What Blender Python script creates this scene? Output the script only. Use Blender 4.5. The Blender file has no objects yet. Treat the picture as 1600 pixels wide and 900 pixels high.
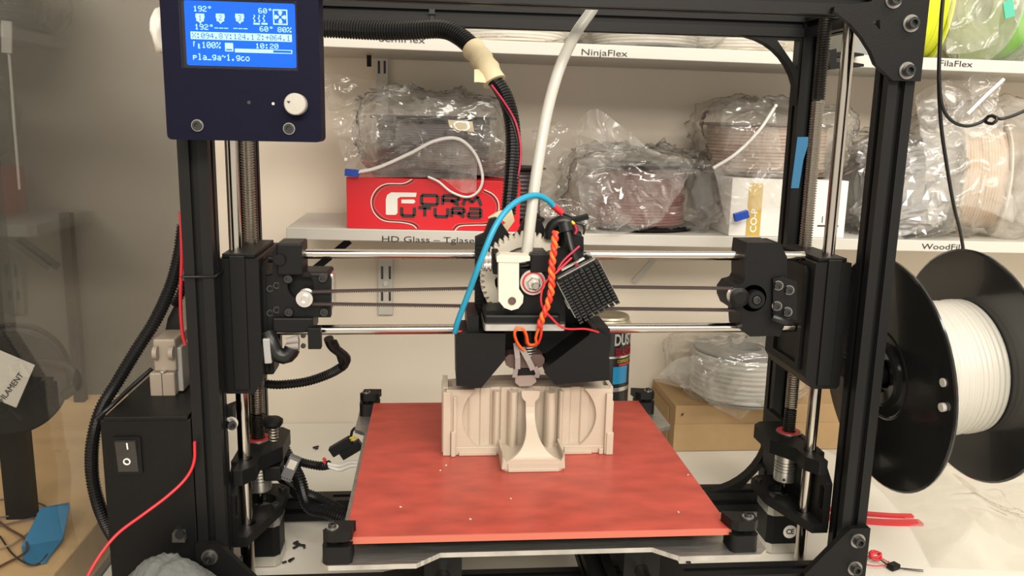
import bpy, math, random
from mathutils import Vector, Matrix, noise, geometry
random.seed(7)
PI = math.pi
scene = bpy.context.scene
COL = scene.collection

# ------------------------------------------------------------------ camera
CAM = Vector((0, 0, .47)); F = 1315.7
YAW, PITCH, ROLL = math.radians(5.44), math.radians(11.13), math.radians(1.253)
fw = Vector((math.sin(YAW)*math.cos(PITCH), math.cos(YAW)*math.cos(PITCH), -math.sin(PITCH)))
rt0 = Vector((math.cos(YAW), -math.sin(YAW), 0)); up0 = rt0.cross(fw)
rt = rt0*math.cos(ROLL) + up0*math.sin(ROLL); up = -rt0*math.sin(ROLL) + up0*math.cos(ROLL)
cd = bpy.data.cameras.new('camera'); cam = bpy.data.objects.new('camera', cd); COL.objects.link(cam)
cd.sensor_fit = 'HORIZONTAL'; cd.sensor_width = 36; cd.lens = F/1600*36; cd.clip_start = .02
M3 = Matrix((rt, up, -fw)).transposed()
cam.matrix_world = Matrix.Translation(CAM) @ M3.to_4x4()
scene.camera = cam

# ------------------------------------------------------------------ light
w = bpy.data.worlds.new('room'); scene.world = w; w.use_nodes = True
bg = w.node_tree.nodes['Background']; bg.inputs[0].default_value = (1, .91, .78, 1); bg.inputs[1].default_value = .82
def area(name, loc, target, sx, sy, power, col):
    l = bpy.data.lights.new(name, 'AREA'); l.shape = 'RECTANGLE'; l.size = sx; l.size_y = sy; l.energy = power; l.color = col
    o = bpy.data.objects.new(name, l); COL.objects.link(o); o.location = loc
    o.rotation_euler = (Vector(target)-Vector(loc)).to_track_quat('-Z', 'Y').to_euler()
    o['kind'] = 'structure'
    return o
area('ceiling_light_1', (.95, -.15, 1.80), (.8, .9, .3), 1.2, .30, 17, (1, .96, .88))
area('ceiling_light_2', (.25, -1.70, 1.70), (.15, 1.0, .3), 2.2, .60, 64, (1, .92, .80))
vs = scene.view_settings
vs.view_transform = 'Standard'; vs.look = 'None'; vs.exposure = 0.35; vs.gamma = 1; vs.use_curve_mapping = False
scene.cycles.transparent_max_bounces = 24

# ------------------------------------------------------------------ helpers
def at(px, py, x=None, y=None, z=None):
    """a point of the place on the plane x, y or z = const, as sighted at a photo pixel"""
    d = fw + rt*((px-800)/F) - up*((py-450)/F)
    if x is not None: t = (x-CAM.x)/d.x
    elif y is not None: t = (y-CAM.y)/d.y
    else: t = (z-CAM.z)/d.z
    return CAM + d*t
def xz(pts, y): return [(p.x, p.z) for p in (at(a, b, y=y) for a, b in pts)]
def xy(pts, z): return [(p.x, p.y) for p in (at(a, b, z=z) for a, b in pts)]

MATS = {}
def mat(name, col, rough=.5, metal=0, emit=None, es=1, bump=0, bscale=200, var=0, vscale=20, coat=0, spec=.5, stretch=None, trans=0, sub=0):
    if name in MATS: return MATS[name]
    m = bpy.data.materials.new(name); m.use_nodes = True; nt = m.node_tree; b = nt.nodes['Principled BSDF']
    b.inputs['Base Color'].default_value = (*col, 1); b.inputs['Roughness'].default_value = rough; b.inputs['Metallic'].default_value = metal
    b.inputs['Specular IOR Level'].default_value = spec; b.inputs['Coat Weight'].default_value = coat
    if trans: b.inputs['Transmission Weight'].default_value = trans
    if sub: b.inputs['Subsurface Weight'].default_value = sub; b.inputs['Subsurface Radius'].default_value = (.004, .003, .002)
    if emit: b.inputs['Emission Color'].default_value = (*emit, 1); b.inputs['Emission Strength'].default_value = es
    if bump or var:
        tc = nt.nodes.new('ShaderNodeTexCoord'); mp = nt.nodes.new('ShaderNodeMapping')
        nt.links.new(tc.outputs['Object'], mp.inputs[0])
        if stretch: mp.inputs['Scale'].default_value = stretch
    if bump:
        n = nt.nodes.new('ShaderNodeTexNoise'); n.inputs['Scale'].default_value = bscale; n.inputs['Detail'].default_value = 3
        nt.links.new(mp.outputs[0], n.inputs['Vector'])
        bp = nt.nodes.new('ShaderNodeBump'); bp.inputs['Strength'].default_value = bump; bp.inputs['Distance'].default_value = .001
        nt.links.new(n.outputs['Fac'], bp.inputs['Height']); nt.links.new(bp.outputs[0], b.inputs['Normal'])
    if var:
        n = nt.nodes.new('ShaderNodeTexNoise'); n.inputs['Scale'].default_value = vscale; n.inputs['Detail'].default_value = 6
        nt.links.new(mp.outputs[0], n.inputs['Vector'])
        r = nt.nodes.new('ShaderNodeValToRGB'); e = r.color_ramp.elements
        e[0].position = .3; e[1].position = .7
        e[0].color = (*[c*(1-var) for c in col], 1); e[1].color = (*[min(1, c*(1+var)) for c in col], 1)
        nt.links.new(n.outputs['Fac'], r.inputs[0]); nt.links.new(r.outputs[0], b.inputs['Base Color'])
    MATS[name] = m
    return m
def film(name, tint, haze, gloss, rough=.12, hazecol=(.9, .88, .84), ior=1.5, bump=.35, bscale=35):
    """clear plastic film or tinted sheet: clear, with a milky part and a shiny skin"""
    m = bpy.data.materials.new(name); m.use_nodes = True; nt = m.node_tree; N = nt.nodes; L = nt.links
    for n in list(N): N.remove(n)
    out = N.new('ShaderNodeOutputMaterial'); tr = N.new('ShaderNodeBsdfTransparent'); tr.inputs[0].default_value = (*tint, 1)
    df = N.new('ShaderNodeBsdfDiffuse'); df.inputs[0].default_value = (*hazecol, 1)
    tl = N.new('ShaderNodeBsdfTranslucent'); tl.inputs[0].default_value = (*hazecol, 1)
    gl = N.new('ShaderNodeBsdfGlossy'); gl.inputs['Roughness'].default_value = rough
    a0 = N.new('ShaderNodeMixShader'); a0.inputs[0].default_value = .4; L.new(df.outputs[0], a0.inputs[1]); L.new(tl.outputs[0], a0.inputs[2])
    a = N.new('ShaderNodeMixShader'); a.inputs[0].default_value = haze; L.new(tr.outputs[0], a.inputs[1]); L.new(a0.outputs[0], a.inputs[2])
    if bump:
        tc = N.new('ShaderNodeTexCoord'); no = N.new('ShaderNodeTexNoise'); no.inputs['Scale'].default_value = bscale; no.inputs['Detail'].default_value = 4; no.inputs['Distortion'].default_value = .8
        L.new(tc.outputs['Object'], no.inputs['Vector'])
        mr = N.new('ShaderNodeMapRange'); mr.inputs[1].default_value = .35; mr.inputs[2].default_value = .75; mr.inputs[3].default_value = haze*.35; mr.inputs[4].default_value = min(1, haze*1.9)
        L.new(no.outputs['Fac'], mr.inputs[0]); L.new(mr.outputs[0], a.inputs[0])
        bp = N.new('ShaderNodeBump'); bp.inputs['Strength'].default_value = bump; bp.inputs['Distance'].default_value = .01
        L.new(no.outputs['Fac'], bp.inputs['Height'])
    fr = N.new('ShaderNodeFresnel'); ge = N.new('ShaderNodeNewGeometry')
    io = N.new('ShaderNodeMapRange'); io.inputs[3].default_value = ior; io.inputs[4].default_value = 1/ior     # a thin film reflects alike from both sides
    L.new(ge.outputs['Backfacing'], io.inputs[0]); L.new(io.outputs[0], fr.inputs[0])
    mm = N.new('ShaderNodeMath'); mm.operation = 'MULTIPLY'; mm.inputs[1].default_value = gloss; L.new(fr.outputs[0], mm.inputs[0])
    if bump: L.new(bp.outputs[0], gl.inputs['Normal']); L.new(bp.outputs[0], fr.inputs['Normal'])
    b = N.new('ShaderNodeMixShader'); L.new(mm.outputs[0], b.inputs[0]); L.new(a.outputs[0], b.inputs[1]); L.new(gl.outputs[0], b.inputs[2])
    L.new(b.outputs[0], out.inputs[0]); MATS[name] = m
    return m

BLACK = mat('black_printed_plastic', (.006, .006, .0062), .45, bump=.12, bscale=500, spec=.2)
ANOD = mat('black_anodised_aluminium', (.007, .007, .0072), .42, .1, spec=.25)
BOXBLK = mat('black_powder_coat', (.005, .005, .0052), .45, bump=.1, bscale=900, spec=.2)
GLOSSBLK = mat('glossy_black_plastic', (.013, .0135, .0135), .18, coat=.2)
RUBBER = mat('black_cable_plastic', (.006, .006, .0065), .35, spec=.4)
BELT = mat('dark_belt_rubber', (.035, .022, .020), .6)
STEEL = mat('polished_steel', (.50, .46, .41), .15, 1, stretch=(1, 1, 1))
SCREWS = mat('threaded_steel', (.42, .38, .33), .32, 1)
OILED = mat('dark_threaded_steel', (.05, .045, .04), .35, .8)
ALU = mat('brushed_aluminium', (.50, .48, .45), .38, .9, bump=.5, bscale=60, stretch=(1, 12, 1), var=.22, vscale=40)
SILVER = mat('silver_metal', (.66, .64, .60), .3, .9)
BOLT = mat('dark_bolt', (.05, .05, .05), .3, .7)
WHITEPL = mat('white_printed_plastic', (.62, .57, .48), .5, bump=.08, bscale=400, sub=.15)
PRINT = mat('cream_print_plastic', (.46, .39, .31), .5, bump=.15, bscale=90, stretch=(1, 1, 9), sub=.2)
REDB = mat('red_silicone_bed', (.37, .055, .038), .34, var=.20, vscale=26, bump=.05, bscale=80, stretch=(1, 2.2, 1))
REDEDGE = mat('pale_red_glass_edge', (.46, .115, .075), .35)
REDW = mat('red_wire', (.55, .02, .03), .4)
ORANGE = mat('orange_wire', (.75, .13, .02), .4)
BLUET = mat('blue_tube', (.012, .27, .44), .35)
PTFE = mat('milky_tube', (.46, .45, .405), .3, sub=.4)
TAPE = mat('masking_tape', (.62, .52, .33), .65, bump=.3, bscale=120)
BEIGE = mat('beige_plastic', (.29, .24, .19), .45)
WALL = mat('wall_paint', (.71, .635, .535), .6, bump=.04, bscale=150, var=.03, vscale=3)
SHELF = mat('white_laminate', (.55, .53, .48), .45)
BENCH = mat('bench_laminate', (.68, .65, .575), .42, var=.04, vscale=7)
WOOD = mat('pale_wood', (.62, .42, .22), .5, var=.08, vscale=5, stretch=(1, 8, 1))
INK = mat('black_ink', (.02, .02, .02), .5)
CARD = mat('cardboard', (.40, .26, .125), .7, var=.06, vscale=25)
REDBOX = mat('red_carton', (.66, .012, .022), .35)
REDBOXD = mat('dark_red_line', (.16, .01, .012), .4)
WHITEINK = mat('white_ink', (.8, .78, .72), .4)
WHITEBOX = mat('white_carton', (.78, .76, .72), .45)
YELLOWINK = mat('ochre_ink', (.55, .38, .08), .5)
BLUETAPE = mat('blue_masking_tape', (.03, .18, .36), .6, bump=.2, bscale=150)
BLUEPL = mat('blue_slider_plastic', (.01, .06, .42), .35)
WINDW = mat('white_filament', (.52, .50, .45), .4)
WINDD = mat('dark_filament', (.045, .032, .034), .35)
WINDR = mat('dark_red_filament', (.20, .065, .06), .35)
WINDP = mat('brownish_filament', (.40, .29, .23), .45)
WINDS = mat('wood_filament', (.62, .46, .32), .5)
WINDY = mat('yellow_filament', (.80, .86, .04), .35, emit=None)
WINDG = mat('green_filament', (.25, .62, .06), .35)
GREY = mat('grey_plastic', (.22, .22, .21), .45)
WHITESLV = mat('white_sleeve', (.74, .72, .68), .45)
GREYSLV = mat('grey_glass_sleeve', (.27, .24, .225), .6)
BROWNHOT = mat('brown_hot_end_block', (.11, .07, .06), .45, .2)
KAPTON = mat('dull_aluminium', (.34, .28, .25), .4, .6)
YELLOWW = mat('yellow_wire', (.7, .55, .02), .4)
MAGENTA = mat('magenta_wire', (.38, .012, .045), .4)
TOWEL = mat('grey_terry_cloth', (.115, .12, .115), .95, bump=1, bscale=260)
FOIL = mat('metallised_film', (.52, .52, .53), .22, .9)
BAG = film('clear_bag_film', (.985, .98, .97), .09, 1.7, .08, bump=.10, bscale=22)
BAGM = film('milky_bag_film', (.98, .975, .96), .24, 1.2, .16, bump=.08, bscale=18)
SHEETF = film('plastic_sheet_film', (.98, .975, .96), .14, 1.5, .12, bump=.1, bscale=14)
GLASS = film('smoky_acrylic', (.93, .925, .91), .012, .85, .025, hazecol=(.55, .55, .5), bump=0)
LCD = mat('blue_backlit_screen', (.0, .01, .1), .3, emit=(.0, .135, .80), es=1.0, spec=.05)
LCDW = mat('lit_screen_pixel', (.1, .2, .3), .3, emit=(.42, .80, 1.0), es=1.0)
LCDD = mat('dark_screen_pixel', (.0, .02, .2), .3, emit=(.01, .10, .42), es=.8)
CLEAR = film('clear_cover_film', (.98, .98, 1), .0, .45, .05, bump=0)

WORLDLOC = {}
class MB:
    def __init__(s): s.v = []; s.f = []; s.s = []
    def add(s, vs, fs, smooth=False):
        n = len(s.v); s.v += [tuple(v) for v in vs]
        for f in fs: s.f.append(tuple(i+n for i in f)); s.s.append(smooth)
        return s
    def box(s, x0, x1, y0, y1, z0, z1):
        vs = [(x, y, z) for z in (z0, z1) for y in (y0, y1) for x in (x0, x1)]
        return s.add(vs, [(0, 2, 3, 1), (4, 5, 7, 6), (0, 1, 5, 4), (2, 6, 7, 3), (0, 4, 6, 2), (1, 3, 7, 5)])
    def obox(s, c, size, R=None):
        R = R or Matrix.Identity(3); c = Vector(c); h = [q/2 for q in size]
        vs = [c + R @ Vector((x*h[0], y*h[1], z*h[2])) for z in (-1, 1) for y in (-1, 1) for x in (-1, 1)]
        return s.add(vs, [(0, 2, 3, 1), (4, 5, 7, 6), (0, 1, 5, 4), (2, 6, 7, 3), (0, 4, 6, 2), (1, 3, 7, 5)])
    def prism(s, poly, a, b, axis='y', holes=(), smooth=False):
        """polygon (2D, the two other axes in x,y,z order) extruded along axis from a to b"""
        def P(p, t):
            return (p[0], t, p[1]) if axis == 'y' else ((p[0], p[1], t) if axis == 'z' else (t, p[0], p[1]))
        loops = [list(poly)] + [list(h) for h in holes]
        allp = [p for l in loops for p in l]
        tris = geometry.tessellate_polygon([[Vector((p[0], p[1], 0)) for p in l] for l in loops])
        s.add([P(p, a) for p in allp], tris); s.add([P(p, b) for p in allp], [t[::-1] for t in tris])
        for l in loops:
            n = len(l); s.add([P(p, a) for p in l] + [P(p, b) for p in l], [(i, (i+1) % n, n+(i+1) % n, n+i) for i in range(n)], smooth)
        return s
    def cyl(s, p0, p1, r, n=16, r2=None, caps=True):
        p0 = Vector(p0); p1 = Vector(p1); r2 = r if r2 is None else r2
        d = (p1-p0).normalized(); u = d.orthogonal().normalized(); v = d.cross(u)
        A = [p0 + (u*math.cos(2*PI*i/n) + v*math.sin(2*PI*i/n))*r for i in range(n)]
        B = [p1 + (u*math.cos(2*PI*i/n) + v*math.sin(2*PI*i/n))*r2 for i in range(n)]
        s.add(A+B, [(i, (i+1) % n, n+(i+1) % n, n+i) for i in range(n)], True)
        if caps: s.add(A, [tuple(range(n))[::-1]]); s.add(B, [tuple(range(n))])
        return s
    def lathe(s, prof, o, ax, n=32, smooth=True, sharp=True):
        """profile of (radius, height) turned about the axis ax through o"""
        o = Vector(o); d = Vector(ax).normalized(); u = d.orthogonal().normalized(); v = d.cross(u)
        def ring(r, h): return [o + d*h + (u*math.cos(2*PI*i/n) + v*math.sin(2*PI*i/n))*r for i in range(n)]
        if sharp:
            for (r0, h0), (r1, h1) in zip(prof, prof[1:]):
                s.add(ring(r0, h0)+ring(r1, h1), [(i, (i+1) % n, n+(i+1) % n, n+i) for i in range(n)], smooth)
        else:
            vs = [q for r, h in prof for q in ring(r, h)]
            s.add(vs, [(k*n+i, k*n+(i+1) % n, (k+1)*n+(i+1) % n, (k+1)*n+i) for k in range(len(prof)-1) for i in range(n)], smooth)
        return s
    def sweep(s, pts, rad, n=10, smooth=True, flat=1.0):
        """tube through points; rad a number or a function of index"""
        N = len(pts); pts = [Vector(p) for p in pts]; T = []
        for i in range(N):
            t = pts[min(i+1, N-1)] - pts[max(i-1, 0)]; T.append(t.normalized() if t.length > 1e-9 else Vector((0, 0, 1)))
        u = T[0].orthogonal().normalized(); vs = []
        for i in range(N):
            u = (u - T[i]*u.dot(T[i])).normalized(); v = T[i].cross(u); r = rad(i) if callable(rad) else rad
            vs += [pts[i] + (u*math.cos(2*PI*k/n) + v*math.sin(2*PI*k/n)*flat)*r for k in range(n)]
        fs = [(i*n+k, i*n+(k+1) % n, (i+1)*n+(k+1) % n, (i+1)*n+k) for i in range(N-1) for k in range(n)]
        s.add(vs, fs, smooth); s.add(vs[:n], [tuple(range(n))[::-1]]); s.add(vs[-n:], [tuple(range(n))])
        return s
    def ball(s, c, r, n=12, sc=(1, 1, 1)):
        c = Vector(c); vs = []; m = n//2
        for j in range(m+1):
            for i in range(n):
                a = PI*j/m; b = 2*PI*i/n
                vs.append(c + Vector((math.sin(a)*math.cos(b)*sc[0], math.sin(a)*math.sin(b)*sc[1], math.cos(a)*sc[2]))*r)
        return s.add(vs, [(j*n+i, (j+1)*n+i, (j+1)*n+(i+1) % n, j*n+(i+1) % n) for j in range(m) for i in range(n)], True)
    def grid(s, rows, smooth=True):
        n = len(rows[0]); return s.add([p for r in rows for p in r], [(j*n+i, j*n+i+1, (j+1)*n+i+1, (j+1)*n+i) for j in range(len(rows)-1) for i in range(n-1)], smooth)
    def rot(s, c, R):
        c = Vector(c); s.v = [tuple(c + R @ (Vector(v)-c)) for v in s.v]; return s
    def mirror(s, xm):
        s.v = [(2*xm-v[0], v[1], v[2]) for v in s.v]; s.f = [f[::-1] for f in s.f]; return s
    def build(s, name, m, parent=None, bevel=0, loc=None):
        xs = list(zip(*s.v)); c = Vector([(min(q)+max(q))/2 for q in xs]) if loc is None else Vector(loc)
        if loc is None and parent is None: c.z = min(xs[2])
        me = bpy.data.meshes.new(name); me.from_pydata([Vector(v)-c for v in s.v], [], s.f); me.update()
        me.polygons.foreach_set('use_smooth', s.s)
        for mm in (m if isinstance(m, (list, tuple)) else [m]): me.materials.append(mm)
        o = bpy.data.objects.new(name, me); COL.objects.link(o); WORLDLOC[o.name] = c
        if parent is not None: o.parent = parent; o.location = c - WORLDLOC[parent.name]
        else: o.location = c
        if bevel:
            b = o.modifiers.new('bevel', 'BEVEL'); b.width = bevel; b.segments = 2; b.limit_method = 'ANGLE'; b.angle_limit = math.radians(40)
        return o
def tag(o, label, cat, group=None, kind=None):
    if label: o['label'] = label
    if cat: o['category'] = cat
    if group: o['group'] = group
    if kind: o['kind'] = kind
    return o
def lab(o, label): o['label'] = label; return o
def struct(o): o['kind'] = 'structure'; return o
def empty(name, loc, label, cat, group=None):
    o = bpy.data.objects.new(name, None); o.empty_display_size = .02; COL.objects.link(o); o.location = loc; WORLDLOC[o.name] = Vector(loc)
    return tag(o, label, cat, group)
def spline(pts, step=.004):
    """Catmull-Rom through points, resampled evenly"""
    P = [Vector(p) for p in pts]; P = [2*P[0]-P[1]] + P + [2*P[-1]-P[-2]]; out = []
    for i in range(1, len(P)-2):
        p0, p1, p2, p3 = P[i-1:i+3]
        for k in range(24):
            t = k/24; out.append(.5*((2*p1) + (p2-p0)*t + (2*p0-5*p1+4*p2-p3)*t*t + (3*p1-p0-3*p2+p3)*t**3))
    out.append(P[-2]); res = [out[0]]; acc = 0
    for a, b in zip(out, out[1:]):
        d = (b-a).length
        while acc + d >= step and d > 1e-9:
            k = (step-acc)/d; a = a.lerp(b, k); res.append(a); d = (b-a).length; acc = 0
        acc += d
    if len(res) < 2: res.append(out[-1])
    return res
def wire(name, pts, r, m, parent=None, n=8, step=.004): return MB().sweep(spline(pts, step), r, n).build(name, m, parent)
def loom(name, pts, r, parent=None, m=None, pitch=.0030):
    sp = spline(pts, pitch/4)
    return MB().sweep(sp, lambda i: r*(1.0 if i % 4 < 2 else .84), 12, smooth=False).build(name, m or RUBBER, parent)
def pts3(*l): return [at(a, b, y=y) for a, b, y in l]
def text(name, body, size, loc, m, parent, R=None, sx=1.0, bold=0, align='CENTER', ext=.0002, spacing=1.0):
    """lettering as thin flat mesh, upright in the plane facing -Y unless turned by R"""
    c = bpy.data.curves.new('t', 'FONT'); c.body = body; c.size = size; c.align_x = align; c.align_y = 'CENTER'; c.extrude = ext; c.offset = bold; c.resolution_u = 3; c.space_character = spacing
    o = bpy.data.objects.new('t', c); COL.objects.link(o)
    dg = bpy.context.evaluated_depsgraph_get(); me = bpy.data.meshes.new_from_object(o.evaluated_get(dg)); bpy.data.objects.remove(o)
    R = R or Matrix(((1, 0, 0), (0, 0, -1), (0, 1, 0)))
    b = MB(); b.add([Vector(loc) + R @ Vector((v.co.x*sx, v.co.y, v.co.z)) for v in me.vertices], [tuple(p.vertices) for p in me.polygons])
    bpy.data.meshes.remove(me)
    return b.build(name, m, parent)
def circle(cx, cy, r, n=20, a0=0, a1=2*PI, end=False):
    k = n if not end else n-1
    return [(cx+r*math.cos(a0+(a1-a0)*i/k), cy+r*math.sin(a0+(a1-a0)*i/k)) for i in range(n)]
def rrect(x0, x1, y0, y1, r, n=5):
    out = []
    for cx, cy, a in ((x1-r, y1-r, 0), (x0+r, y1-r, PI/2), (x0+r, y0+r, PI), (x1-r, y0+r, 1.5*PI)):
        out += [(cx+r*math.cos(a+PI/2*i/n), cy+r*math.sin(a+PI/2*i/n)) for i in range(n+1)]
    return out
def tslot(c0, c1, w=.0254):
    """T-slot outline, centred on (c0,c1)"""
    h = w/2; s = .0034; d = .0058; k = .0075; q = []
    side = [(-h, -h), (-s, -h), (-s, -h+.0022), (-k, -h+.0030), (-k*.6, -h+d), (k*.6, -h+d), (k, -h+.0030), (s, -h+.0022), (s, -h)]
    for a in range(4):
        c, sn = math.cos(a*PI/2), math.sin(a*PI/2)
        q += [(c0+x*c-y*sn, c1+x*sn+y*c) for x, y in side]
    return q
def bolt(p, d, r, h, parent, m=None, washer=None, name='bolt'):
    """socket-head bolt: a washer, a head and a hex recess"""
    p = Vector(p); d = Vector(d).normalized(); b = MB(); n = 14
    if washer: b.lathe([(0, 0), (washer, 0), (washer, .0012), (0, .0012)], p, d, 18); p = p + d*.0012
    b.lathe([(r, 0), (r, h*.88), (r*.9, h), (r*.55, h), (r*.5, h*.45), (0, h*.45)], p, d, n)
    return b.build(name, m or BOLT, parent)

# ------------------------------------------------------------------ setting
YW = 1.28; XG = -.345
struct(MB().box(XG, 2.4, YW, YW+.05, -.6, 1.9).build('wall_back', WALL))
struct(MB().box(-2.6, XG-.0005, YW, YW+.05, -.6, 1.9).build('backdrop_wall_left', mat('unlit_room_dark', (.040, .041, .035), .7)))  # added backdrop, its dark colour stands for the unlit room beyond the panel
struct(MB().box(-2.65, -2.6, -.2, YW+.05, -.6, 1.9).build('backdrop_wall_far_left', MATS['unlit_room_dark']))  # added side of the same backdrop, dark to close off the bright surroundings
tag(MB().box(XG+.004, 2.2, .30, YW-.001, -.04, 0).build('workbench', BENCH, bevel=.002), 'white laminate workbench under the printer', 'workbench')
tag(MB().box(-2.0, XG-.004, .30, YW-.001, .0, .05).build('wooden_bench', WOOD, bevel=.002), 'pale wooden bench seen through the smoky partition', 'bench')
tag(MB().box(XG-.003, XG+.003, .36, YW-.002, .001, 1.1).build('partition', GLASS), 'smoky clear partition panel left of the printer', 'partition')

# ------------------------------------------------------------------ wall shelves
def zs(x): return .331 - .0105*(x+.19)          # the lower shelf hangs a little off level
def zu(x): return .573 - .0086*(x+.14)
def slab(x0, x1, y0, y1, zf, t):
    b = MB(); vs = [(x, y, zf(x)-t*(1-k)) for k in (0, 1) for y in (y0, y1) for x in (x0, x1)]
    return b.add(vs, [(0, 2, 3, 1), (4, 5, 7, 6), (0, 1, 5, 4), (2, 6, 7, 3), (0, 4, 6, 2), (1, 3, 7, 5)])
YS = 1.10
low = tag(slab(-.189, 1.5, YS, YW-.001, zs, .0155).build('wall_shelf', SHELF, bevel=.001), 'lower white wall shelf behind the printer, lettered HD Glass and WoodFill', 'shelf')
upp = tag(slab(-.17, 1.5, YS, YW-.001, zu, .016).build('wall_shelf', SHELF, bevel=.001), 'upper white wall shelf, lettered NinjaFlex and FilaFlex', 'shelf')
def shelf_text(body, px, py, size, parent, align='CENTER'):
    p = at(px, py, y=YS); a = .0095
    R = Matrix(((math.cos(a), 0, math.sin(a)), (0, 1, 0), (-math.sin(a), 0, math.cos(a)))) @ Matrix(((1, 0, 0), (0, 0, -1), (0, 1, 0)))
    text('lettering', body, size, (p.x, YS-.0004, p.z), INK, parent, R, 1.45, 0, align)
shelf_text('HD Glass – Tglase', 669, 375, .0112, low)
shelf_text('WoodFill', 1472, 386, .0110, low)
shelf_text('NinjaFlex', 944, 83, .0110, upp)
shelf_text('FilaFlex', 1493, 100, .0110, upp)
shelf_text('SemiFlex', 628, 62, .0110, upp)
# brackets and slotted wall rails
def rail(px0, px1, py0, py1, y, slots, parent):
    a = at(px0, py0, y=y); b = at(px1, py1, y=y)
    r = MB().box(a.x, b.x, y, y+.008, b.z, a.z).build('wall_rail', SHELF, parent, bevel=.001)
    for (sx, sy0, sy1) in slots:
        p = at(sx, sy0, y=y); q = at(sx, sy1, y=y); MB().box(p.x-.0016, p.x+.0016, y-.0006, y, q.z, p.z).build('slot', BOLT, r)
    return r
r = rail(590, 614, 400, 492, YW-.010, [(597, 416, 436), (609, 416, 436), (597, 456, 470), (609, 456, 470)], low)
bolt(at(603, 443, y=YW-.010), (0, -1, 0), .0045, .002, r, SILVER, name='screw')
rail(586, 608, 78, 330, YW-.010, [(592, 95, 115), (601, 95, 115)], upp)
def bar(p, q, wd, th, name, m, parent):
    p = Vector(p); q = Vector(q); d = (q-p); L = d.length; d.normalize(); n = Vector((0, 1, 0)); s_ = d.cross(n).normalized()
    R = Matrix((d, n - d*n.dot(d), s_)).transposed(); return MB().obox((p+q)/2, (L, th, wd), R).build(name, m, parent)
bar(at(546, 376, y=1.2), at(492, 420, y=1.2), .010, .004, 'bracket', BLACK, low)
bar(at(1030, 396, y=1.24), at(990, 440, y=1.27), .008, .004, 'bracket', SHELF, low)
MB().box(at(573, 90, y=1.2).x, at(580, 90, y=1.2).x, 1.2, 1.204, at(576, 104, y=1.2).z, at(576, 86, y=1.2).z).build('bracket', BLACK, upp)

# ------------------------------------------------------------------ THE PRINTER
printer = empty('printer', (.108, .85, 0), 'black aluminium framed desktop printer with red bed, in the middle of the bench', 'printer')
PL, PR = -.2053, .4223            # post centres
YF, YR = .7627, .9527
def extr(name, a, b, axis, c0, c1):
    return MB().prism(tslot(c0, c1), a, b, axis).build(name, ANOD, printer)
for x in (PL, PR):
    for y in (YF, YR): extr('post', .002, .60, 'z', x, y)
IX0, IX1 = PL+.0127, PR-.0127
ZT = .5827; ZB = .0155
for y in (YF, YR):
    extr('top_beam', IX0, IX1, 'x', y, ZT)
    extr('base_beam', IX0, IX1, 'x', y, ZB)
for x in (PL, PR):
    extr('top_side_beam', YF+.0127, YR-.0127, 'y', x, ZT)
# front corner plates
def plate(name, pts, y0, y1, holes=(), bolts=(), mir=False):
    b = MB().prism(pts, y0, y1, 'y', holes)
    if mir: b.mirror((PL+PR)/2)
    o = b.build(name, BLACK, printer, bevel=.0008)
    for (x, z) in bolts:
        if mir: x = PL+PR-x
        bolt((x, y0, z), (0, -1, 0), .0052, .007, o, BOLT)
        MB().lathe([(.0053, 0), (.0076, 0), (.0076, .0012), (.0053, .0012)], (x, y0, z), (0, -1, 0), 22).build('washer', mat('dull_steel', (.30, .29, .27), .35, .9), o)
    return o
x1 = PR+.0135; zt = .6
topg = [(x1, zt), (x1, .514), (PR-.0125, .514)] + xz([(1369, 100), (1361, 80), (1347, 58), (1328, 36), (1303, 17), (1304, 10), (1362, 2)], .7425) + [(.386, zt)]
hole = xz([(1362, 33), (1375, 31), (1375, 47)], .7425)
for mir in (False, True):
    plate('corner_plate', topg, .7425, .7495, [hole], [(.4205, .5635), (.4215, .523), (.402, .583)], mir)
botg = [(x1, .004), (x1, .080), (PR-.006, .080), (PR-.0125, .074), (.372, .031), (.366, .004)]
for mir in (False, True):
    plate('corner_plate', botg, .7425, .7495, [], [(.4235, .067), (.4235, .037), (.385, .016)], mir)
# rear arched gussets
def gusset(top, mir):
    z = .57 if top else .0282; sg = -1 if top else 1; X = PR-.0127
    out = [(X, z), (X, z+sg*.075)]
    out += [(X-.075+.075*math.cos(a)*1.0+0, z+sg*(.075-.075*math.sin(a))) for a in [i*PI/2/10 for i in range(1, 10)]] + [(X-.075, z)]
    h = [(X-.003, z+sg*.003), (X-.003, z+sg*.035), (X-.030, z+sg*.003)]
    return plate('gusset', out, YR-.010, YR+.004, [h], [], mir)
for t in (True, False):
    for mir in (False, True): gusset(t, mir)

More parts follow.
